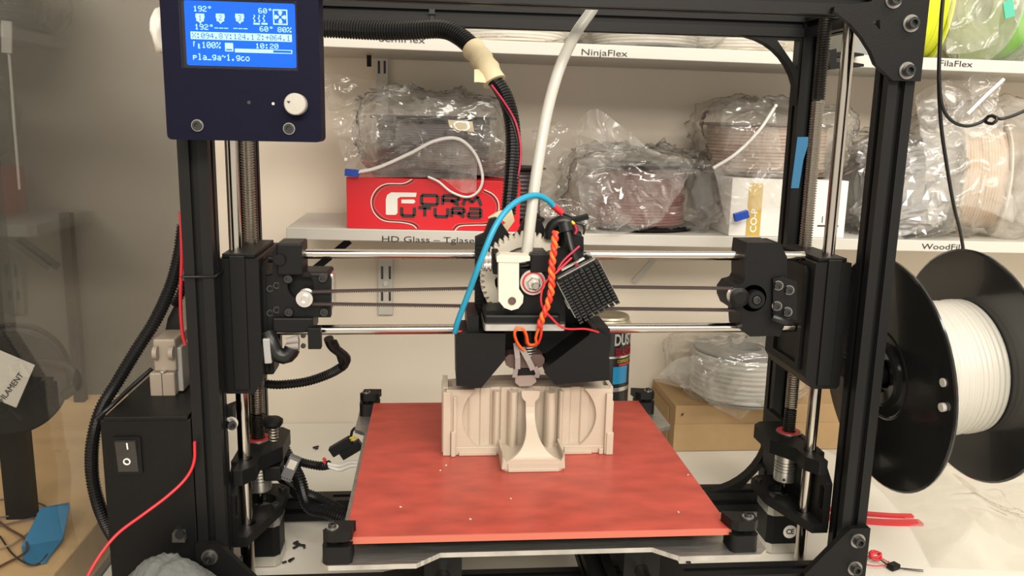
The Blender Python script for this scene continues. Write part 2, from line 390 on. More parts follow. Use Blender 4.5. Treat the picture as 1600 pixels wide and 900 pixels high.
# z rods, lead screws, brackets, motors, couplers
XM = .1060; RX, RY = .397, .808; SX, SY = .3965, .861
def both(fn):
    for mir in (False, True): fn(mir)
def MX(b, mir): return b.mirror(XM) if mir else b
def mx(x, mir): return 2*XM-x if mir else x
LEFTROD = -.186
def zaxis(mir):
    rx = LEFTROD if mir else RX; sx = -.1835 if mir else SX
    MB().cyl((rx, RY, .012), (rx, RY, .60), .006, 24).build('smooth_rod', STEEL, printer)
    def thread(z0, z1, name, m):
        pitch = .0026; n = int((z1-z0)/pitch); prof = []
        for i in range(n): prof += [(.0068, z0+i*pitch), (.0068, z0+(i+.25)*pitch), (.0053, z0+(i+.5)*pitch), (.0053, z0+(i+.75)*pitch)]
        return MB().lathe(prof, (sx, SY, 0), (0, 0, 1), 18, sharp=False, smooth=False).build(name, m, printer)
    lo = thread(.136, .166, 'lead_screw', OILED); thread(.166, .50, 'lead_screw', SCREWS); thread(.50, .59, 'lead_screw', OILED)
    # side plate with slot
    xa, xb = (.4025, .4095)
    slot = rrect(.7795, .7895, .082, .108, .004)
    side = MX(MB().prism([(.7765, .062), (.7765, .112), (.80, .132), (.80, .137), (.939, .137), (.939, .062)], xa, xb, 'x', [slot]), mir).build('motor_bracket', BLACK, printer, bevel=.0008)
    up_ = MX(MB().prism([(.4025, .7766), (.4025, .895), (.376, .895), (.366, .885), (.366, .838), (.384, .812), (.384, .79), (.394, .7766)], .122, .137, 'z',
                        [circle(RX, RY, .0065, 14), circle(SX, SY, .0085, 14)]), mir).build('upper_arm', BLACK, side, bevel=.0008)
    lowp = MX(MB().prism([(.4095, .7766), (.4095, .902), (.381, .902), (.370, .892), (.370, .846), (.392, .7766)], .058, .068, 'z',
                         [circle(RX-.001, RY, .0065, 14), circle(.3925, SY, .0138, 20)]), mir).build('lower_arm', BLACK, side, bevel=.0008)
    for (bx, by) in ((.3765, .886), (.377, .845)):
        bolt((mx(bx, mir), by, .068), (0, 0, 1), .0042, .003, side)
    MB().lathe([(.0075, 0), (.0125, 0), (.0125, .0015), (.0075, .0015)], (sx, SY, .137), (0, 0, 1), 26).build('bearing_seal', mat('red_seal', (.5, .03, .035), .4), side)
    MB().lathe([(.0125, 0), (.0138, 0), (.0138, .001), (.0125, .001)], (sx, SY, .137), (0, 0, 1), 26).build('bearing_ring', SILVER, side)
    # flexible coupler
    prof = [(.0055, .080)]
    for z in (.080, .118):
        pass
    prof = [(.004, .080), (.0118, .080), (.0124, .081), (.0124, .091)]
    for k in range(4): prof += [(.0124, .092+k*.0035), (.0108, .0922+k*.0035), (.0108, .0930+k*.0035), (.0124, .0932+k*.0035)]
    prof += [(.0124, .117), (.0118, .118), (.004, .118)]
    cp = MB().lathe(prof, (sx, SY, 0), (0, 0, 1), 28).build('coupler', SILVER, printer)
    for z in (.0845, .1135): MB().cyl((sx-.006, SY-.0116, z), (sx-.0062, SY-.0122, z), .0016, 10).build('set_screw', INK, cp)
    MB().cyl((sx, SY, .060), (sx, SY, .081), .0026, 12).build('motor_shaft', STEEL, printer)
    # stepper motor under the bracket
    cx, cy, h, c = mx(.3945, mir), SY, .0212, .0055
    def oct_(h, c): return [(cx-h+c, cy-h), (cx+h-c, cy-h), (cx+h, cy-h+c), (cx+h, cy+h-c), (cx+h-c, cy+h), (cx-h+c, cy+h), (cx-h, cy+h-c), (cx-h, cy-h+c)]
    mo = MB().prism(oct_(.0207, .0062), .0125, .046, 'z').build('stepper_motor', BLACK, printer, bevel=.0005)
    MB().prism(oct_(.0212, .005), .046, .0578, 'z').build('end_cap', SILVER, mo, bevel=.0005)
    MB().prism(oct_(.0212, .005), .0015, .0125, 'z').build('end_cap', SILVER, mo, bevel=.0005)
    MB().lathe([(0, 0), (.0112, 0), (.0112, .002), (0, .002)], (cx, cy, .0578), (0, 0, 1), 20).build('pilot_ring', SILVER, mo)
    if not mir:
        d = MB().lathe([(0, 0), (.0078, 0), (.0078, .0003), (0, .0003)], (cx+.004, cy-.0212, .027), (0, -1, 0), 20).build('round_sticker', WHITEINK, mo)
        text('lettering', 'CE', .0085, (cx+.004, cy-.0217, .027), INK, mo, None, .9, .0002)
both(zaxis)
# z carriages that carry the x axis (tall blocks around rods and screws)
def zcar(mir):
    x0, x1 = .372, .4085
    z0, z1 = .213, .342
    b = MB().prism([(x0, z0+.012), (x0+.008, z0), (x1-.003, z0), (x1, z0+.004), (x1, z1), (x0, z1)], .781, .887, 'y')
    o = MX(b, mir).build('z_carriage', BLACK, printer, bevel=.0012)
    # raised rib on the front, long recess rim on the inner side
    MX(MB().box(x0+.012, x0+.026, .7785, .781, z0+.004, z1+.003), mir).build('rib', BLACK, o, bevel=.0008)
    MX(MB().prism([(.795, z0+.016), (.795, z1-.012), (.80, z1-.006), (.862, z1-.006), (.867, z1-.012), (.867, z0+.016)], x0-.003, x0, 'x',
                  [[(.803, z0+.022), (.803, z1-.016), (.859, z1-.016), (.859, z0+.022)]]), mir).build('inner_rim', BLACK, o, bevel=.0008)
    MX(MB().box(x0+.004, x1-.003, .785, .880, z1, z1+.004), mir).build('top_lip', BLACK, o, bevel=.0008)
both(zcar)
# x axis
XRY = .81; ZU, ZL = .343, .2685
MB().cyl((-.150, XRY, ZU-.0005), (.372, XRY, ZU+.001), .0049, 24).build('smooth_rod', STEEL, printer)
MB().cyl((-.150, XRY, ZL-.001), (.372, XRY, ZL+.0015), .0049, 24).build('smooth_rod', STEEL, printer)
BY = .794
def belt(px0, py0, px1, py1, name='belt'):
    a = at(px0, py0, y=BY); b = at(px1, py1, y=BY); h = .0008; bm = MB(); n = int((b-a).length/.002)
    top = []; 
    d = (b-a)/n; nz = Vector((0, 0, 1))
    bm.add([a+nz*h+Vector((0, -.003, 0)), b+nz*h+Vector((0, -.003, 0)), b-nz*h+Vector((0, -.003, 0)), a-nz*h+Vector((0, -.003, 0)),
            a+nz*h+Vector((0, .003, 0)), b+nz*h+Vector((0, .003, 0)), b-nz*h+Vector((0, .003, 0)), a-nz*h+Vector((0, .003, 0))],
           [(0, 3, 2, 1), (4, 5, 6, 7), (0, 1, 5, 4), (3, 7, 6, 2), (0, 4, 7, 3), (1, 2, 6, 5)])
    for i in range(n):
        c = a + d*(i+.5); bm.box(c.x-.0005, c.x+.0005, BY-.003, BY+.003, c.z-h-.0009, c.z-h+.0001)
    return bm.build(name, BELT, printer)
belt(488, 455, 742, 450); belt(488, 474, 742, 478); belt(900, 447, 1150, 450); belt(900, 481, 1158, 484)
# left x end: rod clamp, motor plate, pulley, motor
xl = MB().prism(xz([(426, 392), (436, 381), (471, 381), (471, 432), (517, 437), (517, 496), (447, 496), (430, 520), (412, 520), (412, 432), (426, 430)], .797), .797, .806, 'y', [[(p.x, p.z) for p in [at(470+21*math.cos(a), 447+21*math.sin(a), y=.797) for a in [i*2*PI/20 for i in range(20)]]]]).build('x_end', BLACK, printer, bevel=.001)
p = at(433, 430, y=.79); q = at(471, 381, y=.79); MB().box(p.x, q.x, .79, .828, p.z, q.z).build('rod_clamp', BLACK, xl, bevel=.0015)
p = at(426, 520, y=.79); q = at(489, 497, y=.79); MB().box(p.x, q.x, .79, .828, p.z, q.z).build('rod_clamp', BLACK, xl, bevel=.0015)
for a in ((451, 435), (505, 434), (452, 487), (507, 487)): bolt(at(*a, y=.797), (0, -1, 0), .0042, .004, xl)
for a in ((421, 450), (431, 445), (421, 488), (431, 483)):
    c = at(*a, y=.80); bolt(c, (.35, -1, 0), .0038, .004, xl, BOLT); MB().lathe([(.004, 0), (.0049, 0), (.0049, .001), (.004, .001)], c, (.35, -1, 0), 16).build('washer', MATS['dull_steel'], xl)
c = at(438, 405, y=.79); MB().cyl(c, c+Vector((0, -.004, 0)), .0052, 14).build('knob', BLACK, xl)
c = at(478, 464, y=BY); MB().cyl((at(420, 404, y=.81)), at(436, 404, y=.81), .004, 12).build('rod_tip', BLACK, xl)
pu = MB().lathe([(0, -.011), (.003, -.011), (.003, -.0135), (.0042, -.0135), (.0042, -.010), (.0078, -.010), (.0078, -.0085), (.0062, -.0085), (.0062, .004), (.0075, .004), (.0075, .006), (0, .006)], c, (0, 1, 0), 24).build('pulley', SILVER, xl)
mo = MB().box(c.x-.021, c.x+.021, .8065, .845, c.z-.0195, c.z+.0215).build('stepper_motor', BLACK, printer, bevel=.003)
MB().box(c.x-.0205, c.x+.0235, .815, .838, c.z-.0145, c.z+.0185).build('end_cap', SILVER, mo, bevel=.002)
# end-stop switch, sleeve and connector under the left x end
es = MB().box(*[v for pr in [(at(467, 0, y=.785).x, at(489, 0, y=.785).x)] for v in pr], .785, .795, at(470, 546, y=.785).z, at(470, 513, y=.785).z).build('end_stop_switch', BLACK, printer, bevel=.0006)
for a in ((474, 524), (474, 540)): bolt(at(*a, y=.785), (0, -1, 0), .0024, .002, es)
for i, (a, b) in enumerate((((467, 530), (448, 533)), ((467, 540), (446, 542)))): MB().cyl(at(*a, y=.788), at(*b, y=.788), .0042, 12, .003).build('crimp_sleeve', GREYSLV, es)
wire('cable_sleeve', pts3((418, 522, .79), (424, 535, .786), (432, 552, .785), (446, 557, .785), (455, 549, .786), (458, 540, .787)), .0075, RUBBER, printer, 12)
MB().obox(at(418, 548, y=.78), (.0065, .005, .024), Matrix.Rotation(-.05, 3, 'Y')).build('wire_connector', mat('clear_grey_plastic', (.30, .30, .30), .25), printer, bevel=.0008)
MB().box(at(409, 580, y=.80).x, at(428, 580, y=.80).x, .80, .83, at(418, 586, y=.80).z, at(418, 562, y=.80).z).build('cable_clip', BLACK, printer, bevel=.002)
loom('cable_loom', pts3((414, 600, .87), (440, 601, .87), (480, 596, .868), (515, 584, .862), (536, 572, .85)), .0050, printer)
wire('cable_sleeve', pts3((537, 571, .85), (541, 560, .845), (530, 550, .84), (518, 540, .835), (512, 525, .83)), .0050, RUBBER, printer, 10)
wire('cable_sleeve', pts3((534, 565, .846), (527, 545, .838), (520, 530, .832)), .0036, RUBBER, printer, 8)
wire('cable', pts3((383, 222, .875), (391, 330, .875), (394, 392, .875)), .0016, RUBBER, printer)
# right x end: body with the idler ears
xr = MB().prism(xz([(1167, 379), (1212, 379), (1222, 400), (1224, 500), (1212, 525), (1172, 526), (1160, 517), (1158, 489), (1146, 484), (1140, 470), (1140, 457), (1148, 446), (1160, 443), (1164, 436), (1164, 402)], .79), .79, .829, 'y').build('x_end', BLACK, printer, bevel=.0012)
MB().prism(xz([(1212, 379), (1219, 379), (1230, 402), (1230, 500), (1218, 526), (1212, 526)], .795), .795, .828, 'y').build('clamp_half', BLACK, xr, bevel=.001)
c = at(1177, 466, y=.79); MB().lathe([(0, -.008), (.005, -.008), (.005, -.0095), (.0082, -.0095), (.0092, -.008), (.0092, 0), (.0135, 0), (.0135, .004), (0, .004)], c, (0, 1, 0), 26).build('idler_hub', BLACK, xr)
bolt(c+Vector((0, -.0085, 0)), (0, -1, 0), .004, .002, xr)
c = at(1152, 463, y=.786); MB().lathe([(0, -.0085), (.0062, -.0085), (.0098, -.0065), (.0098, -.006), (0, -.006)], c, (0, 1, 0), 26).build('idler_cap', BLACK, xr); MB().lathe([(0, -.006), (.0088, -.006), (.0088, -.0055), (.0075, -.0055), (.0075, .0055), (.0088, .0055), (.0088, .006), (0, .006)], c, (0, 1, 0), 26).build('idler_pulley', SILVER, xr)
sp_ = MB().prism(xz([(1208, 436), (1222, 432), (1245, 440), (1245, 500), (1208, 498)], .786), .786, .792, 'y').build('mount_plate', BLACK, xr, bevel=.001)
for a in ((1216, 446), (1233, 453), (1214, 478), (1230, 487)):
    c = at(*a, y=.786); bolt(c, (-.35, -1, 0), .0038, .004, xr, BOLT); MB().lathe([(.004, 0), (.0049, 0), (.0049, .001), (.004, .001)], c, (-.35, -1, 0), 16).build('washer', MATS['dull_steel'], xr)
wire('cable_sleeve', pts3((1208, 496, .78), (1216, 499, .778), (1226, 503, .778), (1238, 504, .782)), .0040, RUBBER, printer)
# blue tape on the rear post
MB().prism(xz([(1246, 214), (1263, 214), (1262, 228), (1255, 250), (1248, 294), (1236, 294)], YR-.0135), YR-.0138, YR-.0128, 'y').build('tape_strip', BLUETAPE, printer)

# ------------------------------------------------------------------ display box
DY = .710
x0, x1, z0, z1 = -.2135, -.0915, .4505, .605
scr = [at(281, 2, y=DY), at(463, 107, y=DY)]
wx0, wx1, wz0, wz1 = -.1985, -.1098, .5075, .560
dbody = MB().prism(rrect(x0, x1, z0, z1, .004), DY, DY+.028, 'y', [[(wx0, wz0), (wx1, wz0), (wx1, wz1), (wx0, wz1)]]).build('display_box', mat('screen_tinged_black_plastic', (.0035, .0035, .014), .55, bump=.06, bscale=600, spec=.1), printer, bevel=.0012)  # blue in the base colour stands for light spilling from the screen
MB().box(x0+.012, x1-.012, DY+.028, DY+.0395, .47, .56).build('display_mount', BLACK, dbody)
MB().box(x0+.004, x0+.03, DY+.028, .7495, .4535, .47).build('display_mount', BLACK, dbody)
# screen: flat backlit print, laid out in the crop grid of the real screen (60..745 by 20..415)
lx0, lx1, lz0, lz1 = wx0+.0028, wx1-.0006, wz0+.0016, wz1-.0015
SYP = DY+.0022
MB().prism(rrect(lx0, lx1, lz0, lz1, .0015), SYP, SYP+.001, 'y').build('screen', LCD, dbody)
MB().box(wx0, wx1, SYP+.001, SYP+.004, wz0, wz1).build('screen_backing', BLACK, dbody)
def sx_(u): return lx0+(u-60)/685*(lx1-lx0)
def sz_(u, v): return lz1-(v-20-(u-60)*.026)/380*(lz1-lz0)
FONT = {'0':'01110 10001 10011 10101 11001 10001 01110','1':'00100 01100 00100 00100 00100 00100 01110','2':'01110 10001 00001 00110 01000 10000 11111','3':'11110 00001 00001 01110 00001 00001 11110','4':'00010 00110 01010 10010 11111 00010 00010','6':'01110 10000 10000 11110 10001 10001 01110','8':'01110 10001 10001 01110 10001 10001 01110','9':'01110 10001 10001 01111 00001 00001 01110',
'X':'10001 10001 01010 00100 01010 10001 10001','Y':'10001 10001 01010 00100 00100 00100 00100','Z':'11111 00001 00010 00100 01000 10000 11111',':':'00000 01100 01100 00000 00000 01100 01100','.':'00000 00000 00000 00000 00000 01100 01100','+':'00000 00100 00100 11111 00100 00100 00000','%':'11001 11001 00010 00100 01000 10011 10011','o_':'01110 01010 01110 00000 00000 00000 00000','-':'00000 00000 00000 11111 00000 00000 00000','_':'00000 00000 00000 00000 00000 00000 11111','~':'00000 01000 10101 00010 00000 00000 00000',
'p':'00000 00000 11110 10001 11110 10000 10000','l':'01100 00100 00100 00100 00100 00100 01110','a':'00000 00000 01110 00001 01111 10001 01111','g':'00000 01111 10001 10001 01111 00001 01110','c':'00000 00000 01110 10000 10000 10001 01110','o':'00000 00000 01110 10001 10001 10001 01110','F':'11100 10000 11000 10000 10000 00000 00000','R':'00000 00000 00110 00101 00110 00101 00101',' ':'00000 '*6+'00000','°':'00110 01001 00110 00000 00000 00000 00000'}
def lcd(body, u0, v0, u1, v1, m=LCDW, dy=.0003, solid=False):
    b = MB(); n = len(body); cw = (u1-u0)/(n*6-1); ch = (v1-v0)/7
    for k, c in enumerate(body):
        for r_, row in enumerate(FONT[c].split()):
            for q_, bit in enumerate(row):
                if bit == '1':
                    ua = u0+(k*6+q_)*cw; ub = ua+cw*.98; va = v0+r_*ch; vb = va+ch*.98
                    b.box(sx_(ua), sx_(ub), SYP-dy, SYP, sz_(u0, vb), sz_(u0, va))
    b.build('screen_text', m, dbody)
def lrect(name, u0, v0, u1, v1, m=LCDW, dy=.0003): MB().prism([(sx_(u0), sz_(u0, v1)), (sx_(u1), sz_(u0, v1)), (sx_(u1), sz_(u0, v0)), (sx_(u0), sz_(u0, v0))], SYP-dy, SYP, 'y').build(name, m, dbody)
lcd('192°', 116, 52, 226, 84); lcd('192°', 120, 158, 232, 190); lcd('60°', 518, 64, 600, 94); lcd('60°', 522, 170, 604, 200); lcd('80%', 634, 174, 720, 204)
lcd('---', 240, 166, 326, 196); lcd('---', 358, 168, 446, 198)
lrect('screen_bar', 92, 202, 722, 246); lcd('X:094.8', 102, 208, 290, 240, LCDD, .0006); lcd('Y:124.1', 304, 214, 488, 246, LCDD, .0006); lcd('Z:+064.1', 504, 219, 712, 251, LCDD, .0006)
lcd('FR', 106, 260, 146, 302); lcd('100%', 158, 262, 274, 298); lcd('10:20', 492, 270, 636, 300)
lrect('screen_bar', 362, 302, 602, 324); lrect('screen_bar', 602, 308, 722, 312); lrect('screen_bar', 602, 326, 722, 330); lrect('screen_bar', 716, 312, 722, 326)
lrect('card_icon', 302, 268, 352, 318); lrect('card_icon', 308, 304, 346, 312, LCDD, .0006)
lcd('pla_ga~1.gco', 100, 330, 452, 368)
for k, (u, d_) in enumerate(((155, '1'), (280, '2'), (400, '3'))):
    P_ = [(u-26, 98), (u+26, 98), (u+28, 122), (u+22, 126), (u+24, 140), (u+8, 146), (u, 158), (u-8, 146), (u-24, 140), (u-22, 126), (u-28, 122)]
    MB().prism([(sx_(a), sz_(u, b)) for a, b in P_][::-1], SYP-.0003, SYP, 'y').build('nozzle_icon', LCDW, dbody)
    lcd(d_, u-8, 106, u+10, 138, LCDD, .0006)
for u in (490, 520, 550):
    Q_ = [(u, 102), (u+8, 110), (u-2, 124), (u+8, 138), (u+2, 146), (u-6, 144), (u+2, 136), (u-8, 124), (u+2, 110), (u-4, 104)]
    MB().prism([(sx_(a), sz_(a, b)) for a, b in Q_][::-1], SYP-.0003, SYP, 'y').build('heat_icon', LCDW, dbody)
lrect('heat_icon', 484, 150, 524, 160); lrect('heat_icon', 534, 150, 572, 160)
for (a, b, c_, d_) in ((608, 70, 698, 77), (608, 153, 698, 160), (608, 77, 615, 153), (691, 77, 698, 153)): lrect('fan_icon', a, b+(a-608)*.026, c_, d_+(a-608)*.026)
for k in range(4):
    an = k*PI/2; P_ = [(653+r_*math.cos(an+t), 115+r_*math.sin(an+t)*1.0) for r_, t in ((10, -.5), (34, -.42), (37, 0), (34, .42), (10, .5))]
    MB().prism([(sx_(a), sz_(608, b)) for a, b in P_][::-1], SYP-.0003, SYP, 'y').build('fan_icon', LCDW, dbody)
MB().box(wx0-.0005, wx1+.0012, DY-.0012, DY-.0008, wz0-.0008, wz1).build('cover_film', CLEAR, dbody)
c = at(464, 163, y=DY)
kn = MB().lathe([(.0086, 0), (.0086, .0105), (.0078, .0115), (0, .0117)], c, (0, -1, 0), 30).build('knob', mat('white_knob_plastic', (.40, .38, .34), .35), dbody)
MB().prism([(c.x-.0062, c.z+.0022), (c.x-.0044, c.z+.0004), (c.x-.0032, c.z+.0022)], c.y-.0120, c.y-.0117, 'y').build('pointer_mark', INK, kn)
for a in ((309, 196), (452, 201)):
    c = at(*a, y=DY); b = bolt(c, (0, -1, 0), .0040, .003, dbody, BOLT); MB().lathe([(.0039, 0), (.0048, .0), (.0048, .0015), (.0039, .0015)], c, (0, -1, 0), 24).build('washer', MATS['dull_steel'], dbody)
c = at(389, 160, y=DY); MB().cyl(c, c+Vector((0, -.0003, 0)), .0014, 12).build('small_hole', INK, dbody)
c = at(427, 162, y=DY); MB().cyl(c, c+Vector((0, -.0006, 0)), .0012, 12).build('reset_button', SILVER, dbody)

# ------------------------------------------------------------------ print head
EY = .735
carr = MB().prism(xz([(743, 372), (757, 366), (766, 342), (776, 340), (786, 352), (800, 372), (812, 362), (818, 346), (832, 339), (846, 346), (853, 362), (862, 360), (868, 346), (880, 342), (893, 346), (900, 360), (908, 362), (912, 378), (912, 420), (930, 520), (930, 560), (742, 560)], .79), .79, .804, 'y').build('print_head', BLACK, printer, bevel=.001)
for a in range(19):
    p = at(742, 380+a*7.2, y=.7895); MB().box(p.x, p.x+.0095, .7885, .79, p.z-.0011, p.z+.0011).build('ridge', BLACK, carr)
# big herringbone gear
gc = at(822, 434, y=.776); R0, R1, NT = .0395, .0432, 47; gp = []
for i in range(NT):
    for t, r_ in ((0, R0), (.22, R1), (.5, R1), (.72, R0)): gp.append((gc.x+r_*math.cos(2*PI*(i+t)/NT), gc.z+r_*math.sin(2*PI*(i+t)/NT)))
gear = MB().prism(gp, .7805, .7885, 'y', [circle(gc.x+math.cos(a)*.023, gc.z+math.sin(a)*.023, .0075, 16) for a in [2*PI*(k+.25)/6 for k in range(6)]])
n0 = len(gp)
gear.build('large_gear', WHITEPL, carr)
gear2 = MB().prism([(gc.x+(q[0]-gc.x)*math.cos(.035)-(q[1]-gc.z)*math.sin(.035), gc.z+(q[0]-gc.x)*math.sin(.035)+(q[1]-gc.z)*math.cos(.035)) for q in gp], .7735, .7805, 'y', [circle(gc.x, gc.z, .030, 30)]).build('large_gear', WHITEPL, carr)
# extruder body
body = MB().prism(xz([(828, 397), (857, 397), (857, 418), (880, 424), (884, 512), (758, 512), (758, 486), (786, 484), (796, 478), (802, 440), (812, 420), (828, 420)], EY+.004), EY+.004, .771, 'y').build('extruder_body', BLACK, carr, bevel=.001)
p = at(828, 425, y=EY); q = at(857, 396, y=EY); MB().box(p.x, q.x, EY-.004, .770, p.z, q.z).build('filament_guide', BLACK, carr, bevel=.001)
for k in (0, 1):
    c = at(840, 396, y=EY); MB().cyl((c.x+(.002 if k else -.001), EY+.004+k*.012, q.z), (c.x+(.002 if k else -.001), EY+.004+k*.012, q.z+.0003), .0026, 12).build('guide_hole', INK, carr)
p = at(857, 470, y=.75); q = at(893, 389, y=.75); MB().prism(xz([(857, 398), (900, 386), (912, 398), (905, 440), (857, 470)], .752), .752, .772, 'y').build('motor_mount', BLACK, carr, bevel=.001)
p = at(757, 510, y=EY-.006); q = at(876, 484, y=EY-.006); MB().box(p.x, q.x, EY-.004, .771, p.z, p.z+.010).build('base_block', BLACK, carr, bevel=.002)
p = at(756, 517, y=EY-.009); q = at(884, 507, y=EY-.009); MB().prism(rrect(p.x, q.x, EY-.009, .775, .003), p.z, q.z, 'z').build('groove_plate', ALU, carr)
# idler
iy = EY-.006
idp = xz([(779, 408), (811, 408), (811, 452), (818, 462), (817, 473), (810, 482), (799, 485), (788, 481), (779, 470)], iy)
idl = MB().prism(idp, iy, iy+.013, 'y').build('idler_arm', WHITEPL, carr, bevel=.0012)
MB().prism(xz([(776, 400), (782, 397), (828, 400), (828, 407), (812, 410), (776, 409)], iy), iy-.001, iy+.016, 'y').build('idler_cap', WHITEPL, idl, bevel=.001)
c = at(800, 470, y=iy); MB().lathe([(0, .0004), (.0036, .0004), (.0036, .001), (.0026, .001), (.0022, -.001), (0, -.001)], c, (0, -1, 0), 18).build('pivot_screw', BROWNHOT, idl)
# hobbed bolt with bearing
c = at(832, 440, y=EY+.002)
MB().lathe([(.0085, 0), (.0115, 0), (.0115, .004), (.0085, .004)], c, (0, -1, 0), 30).build('bearing', SILVER, carr)
MB().lathe([(0, .0), (.0098, 0), (.0098, .0046), (.0075, .0046), (0, .0046)], c, (0, -1, 0), 30).build('bearing_seal', MATS['red_seal'], carr)
MB().lathe([(0, .0046), (.0082, .0046), (.0082, .006), (0, .006)], c, (0, -1, 0), 26).build('washer', SILVER, carr)
MB().lathe([(0, .006), (.0064, .006), (.0064, .011), (.0052, .0122), (0, .0122)], c, (0, -1, 0), 6, smooth=False).build('nut', SILVER, carr)
MB().lathe([(0, .0122), (.0034, .0122), (.0034, .016), (.0028, .0168), (0, .0168)], c+Vector((.001, 0, -.001)), (0, -1, 0), 16).build('bolt_end', SCREWS, carr)
# idler springs on the left
for dz in (0,):
    for k, py in enumerate((404, 415)):
        a = at(756, py, y=.748); b = at(776, py-1, y=.748)
        MB().cyl(a, a+(b-a)*.5, .0035, 14).build('thumb_bolt', SILVER, carr)
        MB().lathe([(0, 0), (.0056, 0), (.0056, .0014), (0, .0014)], a+(b-a)*.12, b-a, 16).build('washer', SILVER, carr); MB().lathe([(0, 0), (.0056, 0), (.0056, .0014), (0, .0014)], a+(b-a)*.42, b-a, 16).build('washer', SILVER, carr)
p = at(770, 428, y=.745); q = at(781, 394, y=.745); MB().box(p.x, q.x, .742, .768, p.z, q.z).build('spring_block', BLACK, carr, bevel=.001)
MB().cyl(at(812, 416, y=.745), at(830, 414, y=.745), .0022, 10).build('spring_bolt', BOLT, carr)
# extruder motor with pin heatsink, turned on its shaft
mcx = at(921, 456, y=.716); ang = math.radians(-29)      # world turn about y
def RT(x, z): return (mcx.x + x*math.cos(ang) + z*math.sin(ang)*1.0, mcx.z - x*math.sin(ang) + z*math.cos(ang))
def RP(l): return [RT(a, b) for a, b in l]
def sq(h, c): return [(-h+c, -h), (h-c, -h), (h, -h+c), (h, h-c), (h-c, h), (-h+c, h), (-h, h-c), (-h, -h+c)]
mot = MB().prism(RP(sq(.0205, .004)), .737, .766, 'y').build('extruder_motor', BLACK, carr, bevel=.0005)
MB().prism(RP(sq(.0213, .003)), .729, .737, 'y').build('end_cap', SILVER, mot, bevel=.0006)
MB().prism(RP(sq(.0213, .003)), .766, .774, 'y').build('end_cap', SILVER, mot, bevel=.0006)
hs = MB().prism(RP(sq(.0208, .001)), .7262, .729, 'y')
for i in range(8):
    for j in range(15):
        a = -.0208+.0052*i; b = -.0208+.00285*j
        hs.prism(RP([(a, b), (a+.0036, b), (a+.0036, b+.0017), (a, b+.0017)]), .7115, .7262, 'y')
hs.build('heatsink', GLOSSBLK, mot)
MB().prism(RP([(-.018, .0214), (.012, .0214), (.012, .0225), (-.018, .0225)]), .745, .751, 'y').build('sticker', WHITEINK, mot)
# fan ducts
dl = MB().prism(xz([(712, 527), (722, 521), (790, 521), (789, 562), (752, 606), (732, 607), (730, 603), (713, 603)], .733), .733, .785, 'y').build('fan_duct', BLACK, carr, bevel=.003)
MB().prism(xz([(730, 494), (748, 494), (748, 530), (730, 532)], .74), .74, .80, 'y').build('duct_mount', BLACK, dl, bevel=.001)
dr = MB().prism(xz([(925, 511), (941, 520), (951, 528), (953, 594), (868, 601), (850, 582), (852, 576), (920, 524)], .733), .733, .785, 'y').build('fan_duct', BLACK, carr, bevel=.003)
p_ = [at(925, 531, y=.7325), at(862, 590, y=.7325)]
MB().prism(xz([(925, 513), (953, 513), (953, 528), (925, 530)], .74), .74, .79, 'y').build('duct_mount', BLACK, dr, bevel=.001)
p = at(790, 558, y=.758); q = at(870, 518, y=.758); MB().box(at(785, 0, y=.77).x, at(925, 0, y=.77).x, .77, .788, p.z, q.z).build('back_shroud', BLACK, carr)
# hot end
hx = at(822, 575, y=.757).x
zz = lambda py: at(822, py, y=.757).z
prof = []
MB().cyl((hx, .757, zz(556)), (hx, .757, zz(516)), .0068, 20).build('heat_break', BLACK, carr)
for k in range(4): MB().lathe([(.005, 0), (.0098, 0), (.0098, .0011), (.005, .0011)], (hx, .757, zz(553)+k*.0026), (0, 0, 1), 26).build('cooling_fin', SILVER, carr)
hb = MB().prism([(at(a, b, y=.748).x, at(a, b, y=.748).z) for a, b in ((790, 558), (796, 554), (846, 554), (851, 560), (850, 572), (842, 575), (797, 575), (790, 570))], .748, .766, 'y').build('clamp_block', BROWNHOT, carr, bevel=.001)
nz = MB().prism(xz([(805, 586), (836, 584), (838, 597), (830, 603), (812, 604), (805, 598)], .75), .75, .765, 'y').build('heater_block', KAPTON, carr, bevel=.001)
MB().prism(xz([(806, 576), (836, 576), (838, 586), (804, 587)], .749), .749, .767, 'y').build('block_cover', BLACK, carr, bevel=.001)
MB().lathe([(.0045, .004), (.0045, .0015), (.001, -.0012), (0, -.0012)], (hx-.001, .757, .2268), (0, 0, 1), 14).build('nozzle', KAPTON, carr)
def strip(name, pts, wd, m, parent):
    b = MB(); pp = [Vector(q) for q in pts]; h = wd/2
    for a, c in zip(pp, pp[1:]):
        d = (c-a).normalized(); n_ = d.cross(Vector((0, 1, 0))).normalized()*h; o = Vector((0, .0008, 0))
        vs = [a-n_, a+n_, c+n_, c-n_]; b.add(vs+[v+o for v in vs], [(0, 1, 2, 3), (7, 6, 5, 4), (0, 4, 5, 1), (1, 5, 6, 2), (2, 6, 7, 3), (3, 7, 4, 0)])
    return b.build(name, m, parent)
strip('fibre_sleeve', pts3((806, 536, .742), (809, 560, .741), (809, 577, .743)), .0048, GREYSLV, carr)
strip('fibre_sleeve', pts3((815, 544, .741), (826, 563, .740), (833, 578, .742)), .0052, GREYSLV, carr)
strip('fibre_sleeve', pts3((806, 577, .7435), (804, 590, .746)), .0045, GREYSLV, carr)
strip('fibre_sleeve', pts3((836, 574, .742), (841, 583, .744), (838, 590, .746)), .0045, GREYSLV, carr)
